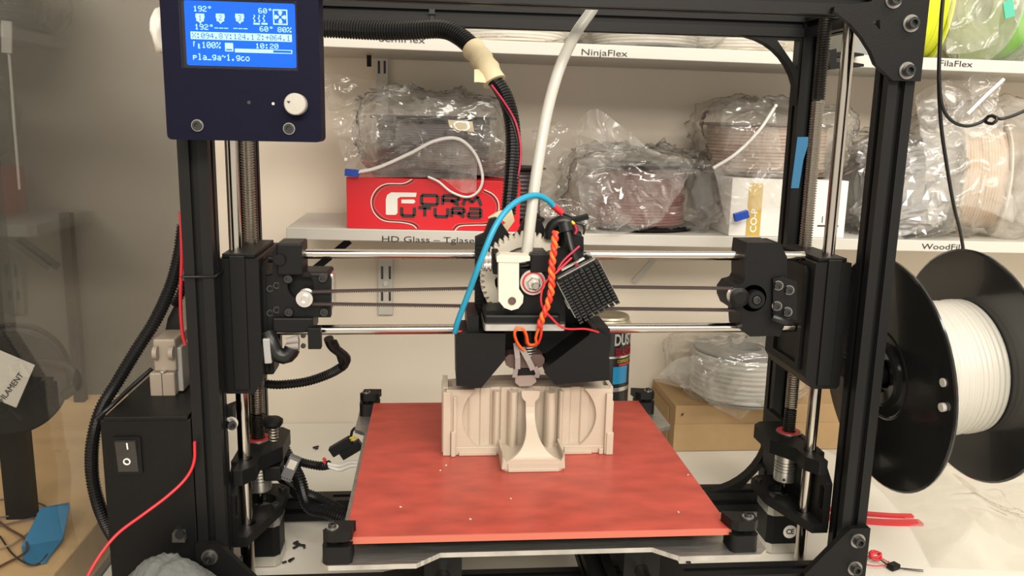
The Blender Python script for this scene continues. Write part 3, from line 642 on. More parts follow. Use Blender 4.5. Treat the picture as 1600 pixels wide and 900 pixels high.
# wires of the head
def twist(name, path, r, off, m, turns, ph, parent=carr):
    sp = spline(path, .0015); out = []
    for i, q in enumerate(sp):
        a = ph + 2*PI*turns*i/len(sp); out.append(q + Vector((math.cos(a)*off, math.sin(a)*off, 0)))
    return MB().sweep(out, r, 8).build(name, m, parent)
tp = pts3((868, 362, .725), (866, 385, .718), (862, 420, .715), (862, 450, .715), (856, 475, .715), (848, 495, .716), (842, 512, .72))
twist('twisted_wire', tp, .0018, .0017, ORANGE, 6.5, 0); twist('twisted_wire', tp, .0018, .0017, mat('red_orange_wire', (.68, .035, .02), .4), 6.5, PI)
wire('wire', pts3((842, 512, .722), (837, 528, .727), (838, 537, .733), (826, 538, .735), (823, 525, .73), (818, 514, .726), (808, 513, .724), (804, 522, .726), (810, 538, .735), (822, 550, .74)), .0013, ORANGE, carr)
wire('wire', pts3((846, 505, .722), (845, 525, .728), (838, 539, .736), (824, 538, .738), (821, 522, .732), (812, 511, .727), (804, 520, .729), (806, 532, .737), (814, 545, .741)), .0013, MATS['red_orange_wire'], carr)
wire('wire', pts3((893, 403, .73), (870, 425, .72), (850, 445, .718), (846, 475, .718), (862, 497, .72), (882, 513, .722), (915, 514, .725), (938, 520, .735)), .0010, REDW, carr)
wire('wire', pts3((905, 385, .74), (880, 408, .73), (868, 428, .725)), .0011, MAGENTA, carr)
wire('blue_tube', pts3((711, 519, .74), (716, 500, .735), (733, 456, .725), (752, 405, .715), (776, 350, .72), (803, 318, .735), (834, 305, .75), (855, 312, .76), (866, 323, .765)), .0027, BLUET, carr, 10)
wire('shrink_sleeve', pts3((864, 321, .765), (872, 328, .767), (880, 334, .768)), .0031, REDW, carr, 10)
wire('wire', pts3((880, 334, .768), (892, 339, .77), (905, 342, .77)), .0011, RUBBER, carr)
wire('wire', pts3((711, 519, .74), (722, 518, .742), (730, 523, .745)), .0010, REDW, carr)
MB().obox(at(906, 341, y=.768), (.016, .006, .005), Matrix.Rotation(-.25, 3, 'Y')).build('wire_connector', BLACK, carr, bevel=.0006)
wire('cable_sleeve', pts3((882, 348, .752), (886, 365, .75)), .0062, RUBBER, carr, 12)
wire('cable', pts3((886, 362, .75), (893, 390, .744), (902, 413, .742)), .0032, RUBBER, carr, 10)
wire('wire', pts3((900, 412, .742), (903, 420, .742)), .0022, MAGENTA, carr)
wire('wire', pts3((896, 347, .756), (901, 360, .756), (896, 368, .756)), .0014, MAGENTA, carr)
wire('wire', pts3((900, 348, .758), (911, 352, .758), (913, 362, .758), (909, 370, .758)), .0011, RUBBER, carr)
wire('wire', pts3((893, 346, .755), (897, 350, .755)), .0014, YELLOWW, carr)
wire('cable_sleeve', pts3((858, 372, .77), (862, 354, .768), (878, 345, .766), (892, 352, .766), (897, 368, .768)), .0052, RUBBER, carr, 12)
p = at(893, 392, y=.765); MB().prism(xz([(884, 362), (912, 370), (912, 385), (902, 392), (880, 390)], .762), .762, .785, 'y').build('cable_clamp', BLACK, carr, bevel=.001)
# filament tube, loom and its tape
wire('filament_tube', pts3((942, -18, .83), (926, 14, .82), (900, 52, .805), (875, 105, .79), (856, 170, .775), (843, 240, .765), (833, 310, .757), (826, 370, .75), (822, 402, .748)), .0052, PTFE, printer, 14)
loom('cable_loom', pts3((470, 44, .925), (520, 45, .925), (580, 48, .92), (640, 48, .91), (690, 46, .90), (718, 57, .89), (745, 80, .875)), .0096, printer)
loom('cable_loom', pts3((490, 40, .932), (560, 41, .935), (660, 42, .937)), .0060, printer)
tb = spline(pts3((737, 74, .88), (752, 92, .87), (765, 112, .86), (774, 130, .855)), .003)
MB().sweep(tb, lambda i: .0112+.0007*math.sin(i*1.3)+.0005*math.sin(i*2.9), 14).build('tape_wrap', TAPE, printer)
MB().grid([[at(745+dx, 108+k*5+abs(dx)*.1, y=.855-.002*k) for dx in (-4, 2, 8, 14)] for k in range(5)]).build('tape_tail', TAPE, printer)
loom('cable_loom', pts3((770, 122, .857), (788, 148, .85), (799, 185, .84), (802, 230, .83), (799, 280, .82), (794, 335, .812)), .0078, printer)
wire('wire', pts3((768, 133, .845), (788, 160, .838), (805, 190, .83), (813, 225, .825), (812, 260, .82), (803, 300, .815)), .0012, MAGENTA, printer)
wire('wire', pts3((770, 138, .846), (786, 165, .838), (800, 190, .83), (809, 225, .826), (808, 262, .82), (798, 305, .815)), .0012, RUBBER, printer)
MB().prism(xz([(763, 340), (780, 330), (800, 328), (804, 345), (792, 362), (775, 360)], .800), .800, .806, 'y', [[(q.x, q.z) for q in (at(782, 342, y=.8), at(790, 348, y=.8), at(783, 354, y=.8), at(774, 347, y=.8))]]).build('tape_patch', TAPE, printer)
# zip ties
def ziptie(px, py0, py1, y):
    a = at(px, py0, y=y); b = at(px, py1, y=y)
    o = MB().box(a.x-.0015, a.x+.0015, y-.001, y, b.z, a.z).build('cable_tie', RUBBER, printer)
    MB().box(a.x-.003, a.x+.003, y-.004, y-.001, a.z-.003, a.z+.002).build('tie_head', RUBBER, o)
ziptie(675, 18, 46, YR-.0135)
c0 = Vector((PL, YF, at(310, 432, y=.75).z))
MB().sweep([c0+Vector((x*.0142, y*.0142, .001*math.sin(3*x))) for x, y in ((-1, -1), (1, -1), (1, 1), (-1, 1), (-1, -1))], .0012, 6).build('cable_tie', RUBBER, printer)

# ------------------------------------------------------------------ heated bed
BX0, BX1, BYF, BYB, BZ = -.0655, .2335, .593, .901, .1615
bed = MB().box(BX0+.002, BX1-.002, BYF+.002, BYB-.002, BZ-.0052, BZ-.0032).build('heater_mat', BLACK, printer)
MB().box(BX0, BX1, BYF, BYB, BZ-.0032, BZ).build('bed_plate', [REDB], printer, bevel=.0006)
MB().box(BX0, BX1, BYF-.0006, BYF, BZ-.0055, BZ-.0002).build('bed_edge', REDEDGE, printer)
ZP = .1445
pf = [(-.083, .588), (-.077, .582), (-.012, .582), (.006, .597), (.172, .597), (.190, .582), (.254, .582), (.262, .590), (.262, .640), (.246, .650), (.246, .855), (.262, .865), (.262, .935), (.254, .942), (-.077, .942), (-.083, .936), (-.083, .865), (-.072, .855), (-.072, .652), (-.083, .645)]
MB().prism(pf, ZP-.004, ZP, 'z').build('bed_carrier', ALU, printer, bevel=.0004)
MB().box(BX0+.02, BX1-.02, BYF+.03, BYB-.02, ZP, BZ-.0052).build('insulation', BLACK, printer)
def clamp(cx, cy, sx, sy):
    """corner clamp: block, cheek tab that grips the glass, bolt"""
    o = MB().prism([(cx-.011, cy-.008), (cx-.008, cy-.011), (cx+.008, cy-.011), (cx+.011, cy-.008), (cx+.011, cy+.009), (cx-.011, cy+.009)], ZP, ZP+.014, 'z').build('corner_clamp', BLACK, printer, bevel=.0015)
    t = MB().prism([(cx-.011, cy-.006), (cx-.006, cy-.010), (cx+.007, cy-.010), (cx+.011, cy-.006), (cx+.011, cy+.006), (cx+.003+sx*.01, cy+.009), (cx-.008+sx*.006, cy+.010)], BZ+.0006, BZ+.0085, 'z').build('clamp_tab', BLACK, o, bevel=.0015)
    MB().cyl((cx-sx*.003, cy, ZP+.013), (cx-sx*.003, cy, BZ+.001), .0055, 12).build('clamp_neck', BLACK, o)
    bolt((cx-sx*.004, cy-.002, BZ+.0085), (0, 0, 1), .003, .003, o); MB().lathe([(.0031, 0), (.0046, 0), (.0046, .0008), (.0031, .0008)], (cx-sx*.004, cy-.002, BZ+.0085), (0, 0, 1), 18).build('washer', SILVER, o)
    MB().cyl((cx, cy, ZP-.008), (cx, cy, ZP-.004), .004, 10).build('clamp_nut', BOLT, o)
clamp(-.0705, .594, 1, 1); clamp(.2425, .596, -1, 1); clamp(-.0705, .915, 1, -1); clamp(.2425, .912, -1, -1)
# y rods and rails below the bed
for x in (.009, .182): MB().cyl((x, .60, .088), (x, 1.02, .088), .006, 20).build('smooth_rod', STEEL, printer)
MB().prism(tslot(.159, .045), .60, 1.02, 'y').build('y_rail', ANOD, printer)
MB().prism(tslot(-.012, .045), .60, 1.02, 'y').build('y_rail', ANOD, printer)
for x in (.009, .182):
    for y in (.66, .84):
        MB().prism([(x-.016, .082), (x+.016, .082), (x+.016, .104), (x+.010, .1403), (x-.010, .1403), (x-.016, .104)], y, y+.03, 'y', [circle(x, .088, .0062, 16)]).build('bearing_holder', BLACK, printer, bevel=.001)
for x in (.009, .182):
    for y in (.772, .985): MB().box(x-.014, x+.014, y, y+.012, .0285 if y < .9 else .002, .0815).build('rod_support', BLACK, printer, bevel=.001)
pp = xy([(1012, 868), (1052, 862), (1062, 882), (1075, 900), (1030, 906)], .06)
MB().prism(pp, .052, .06, 'z').build('support_plate', BLACK, printer)
pp = xy([(600, 893), (664, 880), (664, 908), (590, 912)], .06)
MB().prism(pp, .052, .06, 'z').build('support_plate', BLACK, printer)
# wiring beside the bed
loom('cable_loom', pts3((414, 655, .93), (432, 680, .93), (450, 715, .92), (468, 750, .90), (482, 790, .885), (512, 800, .87), (545, 812, .86)), .0075, printer)
loom('cable_loom', pts3((440, 712, .93), (470, 722, .92), (500, 728, .915), (515, 726, .91)), .0052, printer)
loom('cable_loom', pts3((462, 735, .905), (470, 765, .895), (500, 780, .89), (535, 800, .87)), .0062, printer)
for dy in (0, 6): wire('wire', pts3((512, 725+dy*.5, .91), (530, 728+dy, .905), (548, 722+dy, .90), (570, 724+dy*.6, .895)), .0022, WHITESLV, printer)
for k in range(2): wire('wire', pts3((505, 716+k*5, .91), (512, 722+k*4, .91)), .0018, REDW, printer)
for (a, b, c_) in (((518, 705), (548, 690), 0), ((535, 712), (562, 692), 1)): MB().obox((at(*a, y=.90)+at(*b, y=.90))/2, (.026, .010, .011), Matrix.Rotation(-.55, 3, 'Y')).build('wire_connector', BLACK, printer, bevel=.001)
wire('wire', pts3((540, 690, .90), (548, 684, .90), (560, 682, .90)), .0010, YELLOWW, printer); wire('wire', pts3((545, 692, .90), (552, 686, .90), (562, 684, .90)), .0010, YELLOWW, printer)
wire('wire', pts3((548, 684, .905), (551, 672, .905), (560, 667, .905), (570, 670, .905)), .0016, RUBBER, printer)
# thumb screw and the loose end-stop connector on the left bracket
c = at(428, 712, y=.842); c.z = .150; ts = MB().lathe([(0, 0), (.0085, .0), (.0105, .003), (.0105, .0065), (.008, .0085), (0, .009)], c+Vector((0, 0, .008)), (0, 0, 1), 20).build('thumb_screw', BLACK, printer)
hp = [c + Vector((math.cos(a)*.0048, math.sin(a)*.0048, .008 - .0155*a/(2*PI*5))) for a in [i*2*PI/12 for i in range(60)]]
MB().sweep(hp, .0008, 6).build('spring', SCREWS, ts)
p = at(414, 722, y=.845); q = at(442, 744, y=.845); MB().box(p.x, q.x, .832, .856, q.z, p.z).build('screw_lug', BLACK, printer, bevel=.0015)
cn = MB().obox(at(454, 731, y=.84), (.012, .009, .027), Matrix.Rotation(.42, 3, 'Y')).build('wire_connector', mat('grey_connector_plastic', (.10, .10, .10), .4), printer, bevel=.0006)
R_ = Matrix.Rotation(.42, 3, 'Y'); cc = at(454, 731, y=.84)
for i in range(4): MB().obox(cc + R_ @ Vector((-.0042+.0028*i, -.0046, -.0105)), (.0012, .0006, .0012), R_).build('contact', INK, cn)
MB().obox(cc + R_ @ Vector((0, -.0046, .006)), (.008, .001, .010), R_).build('latch', SILVER, cn)
wire('wire', pts3((444, 748, .84), (440, 742, .842)), .0016, REDW, printer)
# post bracket with bolt half way up the left front post
o = MB().prism(xz([(346, 642), (362, 636), (362, 668), (350, 680), (346, 676)], .772), .7765, .790, 'y').build('post_bracket', BLACK, printer, bevel=.001)
c = at(360, 662, y=.776); bolt(c, (.5, -1, 0), .0046, .007, o); MB().lathe([(.0047, 0), (.007, 0), (.007, .001), (.0047, .001)], c, (.5, -1, 0), 18).build('washer', SILVER, o)
# spool arm on the right
AY, AZ = .82, .2215
MB().box(PR+.0127, PR+.0215, .7765, .9395, AZ-.011, AZ+.011).build('arm_plate', BLACK, printer, bevel=.001)
MB().cyl(Vector((PR+.0215, AY, AZ-.0075)), Vector((.60, AY+.002, AZ+.0065)), .012, 20).build('spool_arm', BLACK, printer)

# ------------------------------------------------------------------ the print on the bed
pz = BZ+.0003; HT = .0640
pr = empty('printed_part', (.09, .77, pz), 'cream plastic part being printed on the red bed, with arched front foot', 'printed part')
xL, xR, yF_ = .0125, .1685, .7485
ec = (.0905, pz+.037); ea, eb = .0635, .046
def ell(n, a0, a1): return [(ec[0]+ea*math.cos(a), ec[1]+eb*math.sin(a)) for a in [a0+(a1-a0)*i/n for i in range(n+1)]]
zt_ = pz+HT
base_z = pz+.0075
# front skin: left and right cheeks around the big oval opening, and a skirt below
def cheek(sgn):
    th = [math.asin(max(-1, min(1, (z-ec[1])/eb))) for z in [base_z + (zt_-base_z)*i/16 for i in range(17)]]
    arc = [(ec[0]+sgn*ea*math.cos(t), ec[1]+eb*math.sin(t)) for t in th]
    xe = xR if sgn > 0 else xL
    return arc + [(xe, arc[-1][1]), (xe, arc[0][1])]
for sgn in (-1, 1): MB().prism(cheek(sgn), yF_, yF_+.010, 'y').build('front_cheek', PRINT, pr, bevel=.0006)
MB().box(xL+.004, xR-.003, yF_-.0004, yF_+.012, pz, base_z).build('skirt', PRINT, pr, bevel=.0005)
MB().box(xL+.012, .060, yF_-.003, yF_, pz, pz+.0035).build('skirt_step', PRINT, pr, bevel=.0004)
MB().box(.118, xR-.018, yF_-.003, yF_, pz, pz+.0035).build('skirt_step', PRINT, pr, bevel=.0004)
for x, wd, h, d in ((xL-.003, .007, HT-.002, .002), (xL+.0045, .004, .024, .005), (xR-.006, .006, HT-.004, .004), (xR-.0045, .0065, .022, .0055), (xR-.002, .0035, HT-.012, .002), (xL+.0065, .003, HT-.006, .0025), (xR-.011, .004, .0055, .004)):
    MB().box(x, x+wd, yF_-d, yF_+.012, pz, pz+h).build('support_fin', PRINT, pr, bevel=.0005)
# corrugated inner wall behind the opening
prof = []
for i in range(105):
    x = xL+.006+(xR-xL-.012)*i/104; t = (x-ec[0])/ea
    y = yF_+.0055+.006*(1-min(1, abs(t)))
    y += .0009*math.copysign(1, math.sin(x*330+1)) * (1 if .25 < abs(t) < .9 else .2) - .0022*max(0, math.cos(x*150+.4))
    prof.append((x, y))
MB().prism(prof + [(xR-.006, yF_+.030), (xL+.006, yF_+.030)], pz, zt_-.0006, 'z').build('inner_wall', PRINT, pr)
# back rim, curved, with the raised left tip
back = [(xL-.004+(xR-xL+.006)*i/24, .776+.016*math.sin(PI*i/24)) for i in range(25)]
MB().prism(back + [(q[0], q[1]+.0035) for q in back[::-1]], pz, zt_, 'z').build('back_rim', PRINT, pr)
for xx, y0, y1 in ((xL-.004, yF_+.006, .779), (xR-.002, yF_+.006, .779)): MB().box(xx, xx+.004, y0, y1, pz, zt_).build('side_wall', PRINT, pr, bevel=.0005)
for i in range(14):
    MB().box(xL-.0035, xL+.0015, .752+i*.0019, .7531+i*.0019, zt_, zt_+.0012+.0003*i).build('ragged_edge', PRINT, pr)
# arched central foot and flared pillar
fx = .0905; wF = .0288
def flare(z):                     # half width of the pillar at height z above the bed
    t = max(0, min(1, (z-.009)/.033)); return .0042+.0205*(1-t)**3.2
def lean(z):                      # the pillar leans back towards the wall as it rises
    t = max(0, min(1, (z-.010)/.036)); return .036*t*t*(3-2*t)
half = []
for k in range(13): half.append((wF-k*.0041/12, .009+.0105*((1-k/12)**1.5)))
for k in range(1, 31):
    z = .009+.033*k/30; half.append((flare(z), z))
half += [(.0042, .048), (.0044, .053), (.0075, .0565), (.0085, .060), (.0085, HT-.0004)]
cont = [(fx-a, pz+b) for a, b in half] + [(fx+a, pz+b) for a, b in half[::-1]] + [(fx+wF, pz+.002), (fx-wF, pz+.002)]
b = MB().prism(cont, .7085, .7125, 'y'); b.v = [(x, y+lean(z-pz), z) for x, y, z in b.v]
b.build('pillar', PRINT, pr)
ridge = [z for z in [.010+.054*i/24 for i in range(25)]]
rows = [[Vector((fx+sx*.0036, .7110+lean(z), pz+z)), Vector((fx+sx*.0036, .752, pz+z))] for sx in (-1,) for z in ridge]
b = MB()
for sx in (-1, 1): b.grid([[Vector((fx+sx*.0036, .7110+lean(z), pz+z)), Vector((fx+sx*.0036, .753, pz+z))] for z in ridge], False)
b.build('pillar_web', PRINT, pr)
foot = [(fx-wF+.006, .7075), (fx+wF-.006, .7075), (fx+wF-.001, .711), (fx+wF, .716), (fx+wF, .748), (fx-wF, .748), (fx-wF, .716), (fx-wF+.001, .711)]
MB().prism(foot, pz, pz+.0075, 'z').build('foot', PRINT, pr, bevel=.0008)
MB().box(fx-wF+.006, fx+wF-.006, .7060, .7075, pz, pz+.003).build('foot_step', PRINT, pr, bevel=.0004)
for sgn in (-1, 1):
    lip = [(fx+sgn*(wF-.0035*math.sin(a)*0-.012*(1-math.cos(a))), pz+.0072+.0125*(1-math.sin(a))**1.6) for a in [i*PI/2/8 for i in range(9)]]
    lip = lip + [(fx+sgn*(wF-.012), pz+.0060), (fx+sgn*wF, pz+.0060)]
    MB().box(min(fx+sgn*wF, fx+sgn*(wF-.002)), max(fx+sgn*wF, fx+sgn*(wF-.002)), .7125, .748, pz+.0075, pz+.0150).build('foot_lip', PRINT, pr, bevel=.0004)
for x, wd, y in ((.070, .010, .741), (.1045, .011, .738), (.0555, .008, .744), (.1175, .006, .744)):
    MB().prism([(x+wd/2+wd/2*math.cos(a), y+.016-.010*math.sin(a)) for a in [PI*i/10 for i in range(11)]], pz+.006, zt_-.003, 'z').build('round_rib', PRINT, pr)

# ------------------------------------------------------------------ spools
def spool(name, c, ax, R, W, label, wind, flange=None, rw=.72, t=.004, holes=True, group=None, hub=.028, seed=0, rows=16):
    """flange, wound filament, flange; c is the middle of the spool"""
    c = Vector(c); ax = Vector(ax).normalized(); o = empty(name, c - Vector((0, 0, R if abs(ax.z) < .5 else W/2)), label, 'spool', group)
    fm = flange or GLOSSBLK
    for s_ in (-1, 1):
        f = MB().lathe([(hub, -t/2), (R-.002, -t/2), (R, -t/4), (R, t/4), (R-.002, t/2), (hub, t/2), (hub, -t/2)], c+ax*s_*(W/2-t/2), ax, 64).build('flange', fm, o)
    prof = [(hub, -W/2+t)]; L = W-2*t; rnd = random.Random(seed)
    for i in range(rows):
        r = R*rw*(1+.01*rnd.uniform(-1, 1)); h0 = -W/2+t+L*i/rows
        for k in range(5): prof.append((r-.0012*(abs(k-2)/2)**2, h0+L/rows*(k+.5)/5))
    prof.append((hub, W/2-t))
    MB().lathe(prof, c, ax, 56, sharp=False).build('filament_winding', wind, o)
    MB().lathe([(hub-.004, -W/2+t/2), (hub, -W/2+t/2), (hub, W/2-t/2), (hub-.004, W/2-t/2), (hub-.004, -W/2+t/2)], c, ax, 32).build('hub', fm, o)
    return o
ax = Vector((1, .03, .085)).normalized(); sc_ = Vector((.5225, AY, AZ))
big = spool('filament_spool', sc_, ax, .1245, .100, 'large glossy black spool of white filament hanging on the right of the printer', WINDW, rw=.575, hub=.020, t=.004)
MB().lathe([(.020, 0), (.034, 0), (.0345, .003), (.031, .0045), (.020, .0015)], sc_-ax*.050, -ax, 48).build('hub_ring', GLOSSBLK, big)
MB().lathe([(.0455, 0), (.0475, .0012), (.0495, 0)], sc_-ax*.050, -ax, 56).build('hub_ring', GLOSSBLK, big)
for s_ in (-1, 1):
    for an in (-.10, .12):
        d = Vector((0, -math.cos(an), math.sin(an)+.10)).normalized(); p = sc_ + ax*s_*.048 + d*.108
        MB().lathe([(0, -.0024), (.0042, -.0024), (.0042, .0024), (0, .0024)], p, ax, 16).build('lock_hole', WINDW if s_ < 0 else INK, big)

def crumple(q):
    """broad dents plus thin raised creases"""
    d = .7*noise.noise(q*.45) - .5*abs(noise.noise(q*.9))
    for f, a in ((.8, .75), (1.9, .42), (4.1, .20)):
        n_ = noise.noise(q*f+Vector((f, 3*f, 7*f))); d += a*(max(0, 1-abs(n_)*2.2))**5
    return d
def superbag(name, c, half, label, seed, m=BAG, amp=.012, freq=14, e=.55, nu=120, nv=60, zfloor=None, top=None, group=None, cat='plastic bag', ripples=1.0, smooth=True):
    """a crumpled film bag pulled over something: a rounded box shell with sharp creases"""
    b = MB(); rows = []; cx, cy, cz = c; sv = Vector((seed*7.3, seed*3.1, seed*5.7))
    def pw(v, e): return math.copysign(abs(v)**e, v)
    for j in range(nv+1):
        ph = -PI/2+PI*j/nv; row = []
        for i in range(nu+1):
            th = 2*PI*(i % nu)/nu
            x = pw(math.cos(ph), e)*pw(math.cos(th), e); y = pw(math.cos(ph), e)*pw(math.sin(th), e); z = pw(math.sin(ph), e)
            p = Vector((x*half[0], y*half[1], z*half[2])); n = p.normalized() if p.length else Vector((0, 0, 1))
            q = p*freq+sv
            d = crumple(q)
            p = p + n*d*amp*ripples
            if top: p = top(p, x, y, z)
            P_ = Vector((cx, cy, cz))+p
            if zfloor is not None and P_.z < zfloor: P_.z = zfloor
            row.append(P_)
        rows.append(row)
    return tag(b.grid(rows, smooth).build(name, m), label, cat, group)
def sheet(name, edge_a, edge_b, n, k, seed, m, amp, label, cat='plastic bag', freq=30, group=None, parent=None, bow=0, ydir=Vector((0, -1, 0))):
    """a crumpled sheet stretched between two edges"""
    A = spline(edge_a, .001); B = spline(edge_b, .001); rows = []; sv = Vector((seed*5.1, seed*2.2, seed*9.4))
    for j in range(k+1):
        t = j/k; row = []
        for i in range(n+1):
            u = i/n; p = A[int(u*(len(A)-1))].lerp(B[int(u*(len(B)-1))], t); q = p*freq+sv
            d = crumple(q*.7)
            row.append(p + ydir*(d*amp + bow*math.sin(PI*t)*math.sin(PI*u)))
        rows.append(row)
    o = MB().grid(rows, True).build(name, m, parent)
    if parent is None: tag(o, label, cat, group)
    return o

# ------------------------------------------------------------------ control box on the left
bx = empty('control_box', (-.26, .81, 0), 'black metal power supply box with rocker switch, left of the printer', 'control box')
X0, X1 = -.2985, -.2192
MB().box(X0, X1, .7505, .872, .001, .199).build('case', BOXBLK, bx, bevel=.001)
MB().box(X0+.004, X1-.002, .7485, .874, .199, .2025).build('lid', BOXBLK, bx, bevel=.0006)
p = at(176, 682, y=.75); q = at(224, 740, y=.75)
sw = MB().prism(rrect(p.x, q.x, q.z, p.z, .002), .7480, .7505, 'y').build('rocker_switch', BLACK, bx, bevel=.0004)
xa, xb, za, zb = p.x+.0035, q.x-.0035, q.z+.003, p.z-.003; zm = (za+zb)/2
MB().add([(xa, .7478, za), (xb, .7478, za), (xb, .7465, zm), (xa, .7465, zm), (xb, .7440, zb), (xa, .7440, zb), (xa, .748, zb), (xb, .748, zb), (xa, .748, za), (xb, .748, za)],
         [(0, 1, 2, 3), (3, 2, 4, 5), (5, 4, 7, 6), (0, 3, 5, 6, 8), (1, 9, 7, 4, 2), (8, 9, 1, 0)]).build('rocker', mat('grey_black_rocker', (.028, .026, .025), .4), sw)
c = at(199, 697, y=.745); R_ = Matrix.Rotation(.12, 3, 'X')
MB().obox((c.x, .7449, c.z), (.0012, .0010, .0066), Matrix.Rotation(.17, 3, 'X')).build('on_mark', WHITEINK, sw)
c = at(198.5, 721, y=.747); MB().lathe([(.0022, 0), (.0032, 0), (.0032, .0011), (.0022, .0011), (.0022, 0)], (c.x, .7471, c.z), (0, -1, -.05), 24).build('off_mark', WHITEINK, sw)
cl = MB().prism(xz([(272, 828), (290, 828), (292, 843), (272, 843)], .75), .744, .7505, 'y').build('power_jack', MATS['dull_steel'], bx, bevel=.001)
c = at(282, 833, y=.744); MB().cyl(c, c+Vector((0, -.004, 0)), .004, 14).build('plug', BOLT, bx)
# beige clamp standing on the box
bz = .2027
y0 = .812
g = empty('plastic_clamp', (at(256, 618, y=y0).x, .84, bz), 'beige moulded plastic clamp standing on the black control box', 'clamp')
def bp(a, b, y=y0): return at(a, b, y=y)
p = bp(237, 618); q = bp(274, 581); MB().box(p.x, q.x, y0-.004, y0+.040, p.z, q.z).build('lower_block', BEIGE, g, bevel=.0015)
MB().box((p.x+q.x)/2-.0003, (p.x+q.x)/2+.0003, y0-.0043, y0-.0038, p.z, q.z).build('seam', INK, g)
p2 = bp(241, 581); q2 = bp(273, 530); MB().box(p2.x, q2.x, y0, y0+.050, p2.z, q2.z).build('upper_block', BEIGE, g, bevel=.002)
for a in (245, 270): c = bp(a, 550); MB().lathe([(0, 0), (.0065, 0), (.0065, .004), (0, .004)], c+Vector((-.002, -.003, 0)), (1, 0, 0), 18).build('hinge_ear', BEIGE, g)
c = bp(256, 579); MB().cyl(c+Vector((0, -.003, -.001)), c+Vector((0, -.003, .0008)), .003, 12).build('screw', SILVER, g)
MB().box(q.x, q.x+.005, y0+.006, y0+.044, p.z+.002, q2.z-.010).build('white_side_plate', mat('grey_white_plate', (.34, .33, .31), .45), g, bevel=.001)
c = bp(255, 618); MB().cyl((c.x, y0+.004, bz), (c.x, y0+.004, p.z), .0025, 12).build('peg', BEIGE, g); MB().cyl((c.x+.009, y0+.006, bz), (c.x+.009, y0+.006, p.z), .002, 12).build('peg', SILVER, g)
MB().cyl((c.x-.004, y0+.034, bz), (c.x-.004, y0+.034, p.z), .002, 12).build('peg', SILVER, g)
tag(MB().prism(xz([(256, 528), (262, 498), (276, 470), (284, 480), (280, 520), (272, 530)], .85), .85, .854, 'y').build('flat_strap', RUBBER), 'flat black strap rising from the beige clamp to the left post', 'strap')
tag(loom('cable_loom', pts3((287, 352, .83), (281, 395, .83), (268, 445, .83), (243, 500, .83), (213, 548, .825), (184, 596, .82), (158, 640, .81), (145, 690, .80), (144, 740, .80), (153, 785, .80), (168, 822, .81), (185, 850, .825)), .0064), 'thick black corrugated loom curving past the left of the control box', 'cable')
tag(loom('cable_loom', pts3((290, 438, .85), (282, 460, .85), (272, 478, .85)), .0045), 'short black corrugated loom beside the left front post', 'cable')
tag(wire('strap_wire', pts3((150, 655, .77), (172, 636, .775), (205, 605, .80), (240, 574, .82)), .0022, RUBBER), 'thin black cord stretched from the beige clamp to the corrugated loom', 'cord')
tag(wire('red_wire', pts3((304, 690, .742), (303, 722, .742), (290, 748, .738), (262, 775, .728), (225, 803, .715), (186, 832, .70), (160, 862, .69), (138, 898, .68), (128, 925, .675)), .0014, REDW), 'red wire running across the front of the black control box', 'wire')
tag(wire('red_wire', pts3((282, 330, .80), (284, 400, .80), (282, 470, .80), (285, 520, .80), (292, 545, .80)), .0017, REDW), 'red wire hanging down the outer side of the left post', 'wire')
# grey towel
def towel():
    rows = []
    for j in range(51):
        row = []
        for i in range(71):
            u = i/70*2-1; v = j/50*2-1
            x = -.226+u*.066; y = .700+v*.042
            r_ = max(0, 1-(u*u)*.95-(v*v)*.9)
            h = .092*r_**.55*(1-.28*max(0, u)) if r_ > 0 else 0
            h += r_*(.010*noise.noise(Vector((x*30+y*20, y*34, 1))) - .008*abs(noise.noise(Vector((x*55-y*40, 4, 2)))) + .0022*noise.noise(Vector((x*330, y*330, 3+h*300))))
            row.append(Vector((x, y, max(.0015, h))))
        rows.append(row)
    b = MB().grid(rows, True)
    b.add([(x, y, max(.0004, z-.004)) for x, y, z in b.v], [f[::-1] for f in b.f], True)
    return tag(b.build('towel', TOWEL), 'crumpled grey terry towel in front of the control box', 'towel')
towel()
tag(superbag('paper_scrap', (at(243, 48, y=.745).x+.002, .757, at(243, 48, y=.745).z), (.008, .016, .016), 'crumpled white tape scrap sticking out behind the display', 3, WHITEINK, .004, 90, .8, 20, 12, cat='scrap'), None, None)

# ------------------------------------------------------------------ red carton and its bagged spool
p = at(537, 360, y=YS+.004); q = at(812, 366, y=YS+.004)
def carton(name, x0, x1, y0, y1, zf, h, m, label, cat='box'):
    b = MB(); vs = [(x, y, zf(x)+.0002+k*h) for k in (0, 1) for y in (y0, y1) for x in (x0, x1)]
    b.add(vs, [(0, 2, 3, 1), (4, 5, 7, 6), (0, 1, 5, 4), (2, 6, 7, 3), (0, 4, 6, 2), (1, 3, 7, 5)])
    return tag(b.build(name, m, bevel=.0008), label, cat)
rb0, rb1, RH = -.112, .1135, .066
rb = carton('filament_carton', rb0, rb1, YS+.004, YS+.150, zs, RH, REDBOX, 'flat red carton lettered FORM FUTURA on the lower shelf')
fy = YS+.0036
def rz(x, z): return zs(x)+z
def flat(name, poly, m, parent, y=None, holes=()): return MB().prism([(a, rz(a, b)) for a, b in poly], (y or fy)-.0004, (y or fy), 'y', [[(a, rz(a, b)) for a, b in h] for h in holes]).build(name, m, parent)
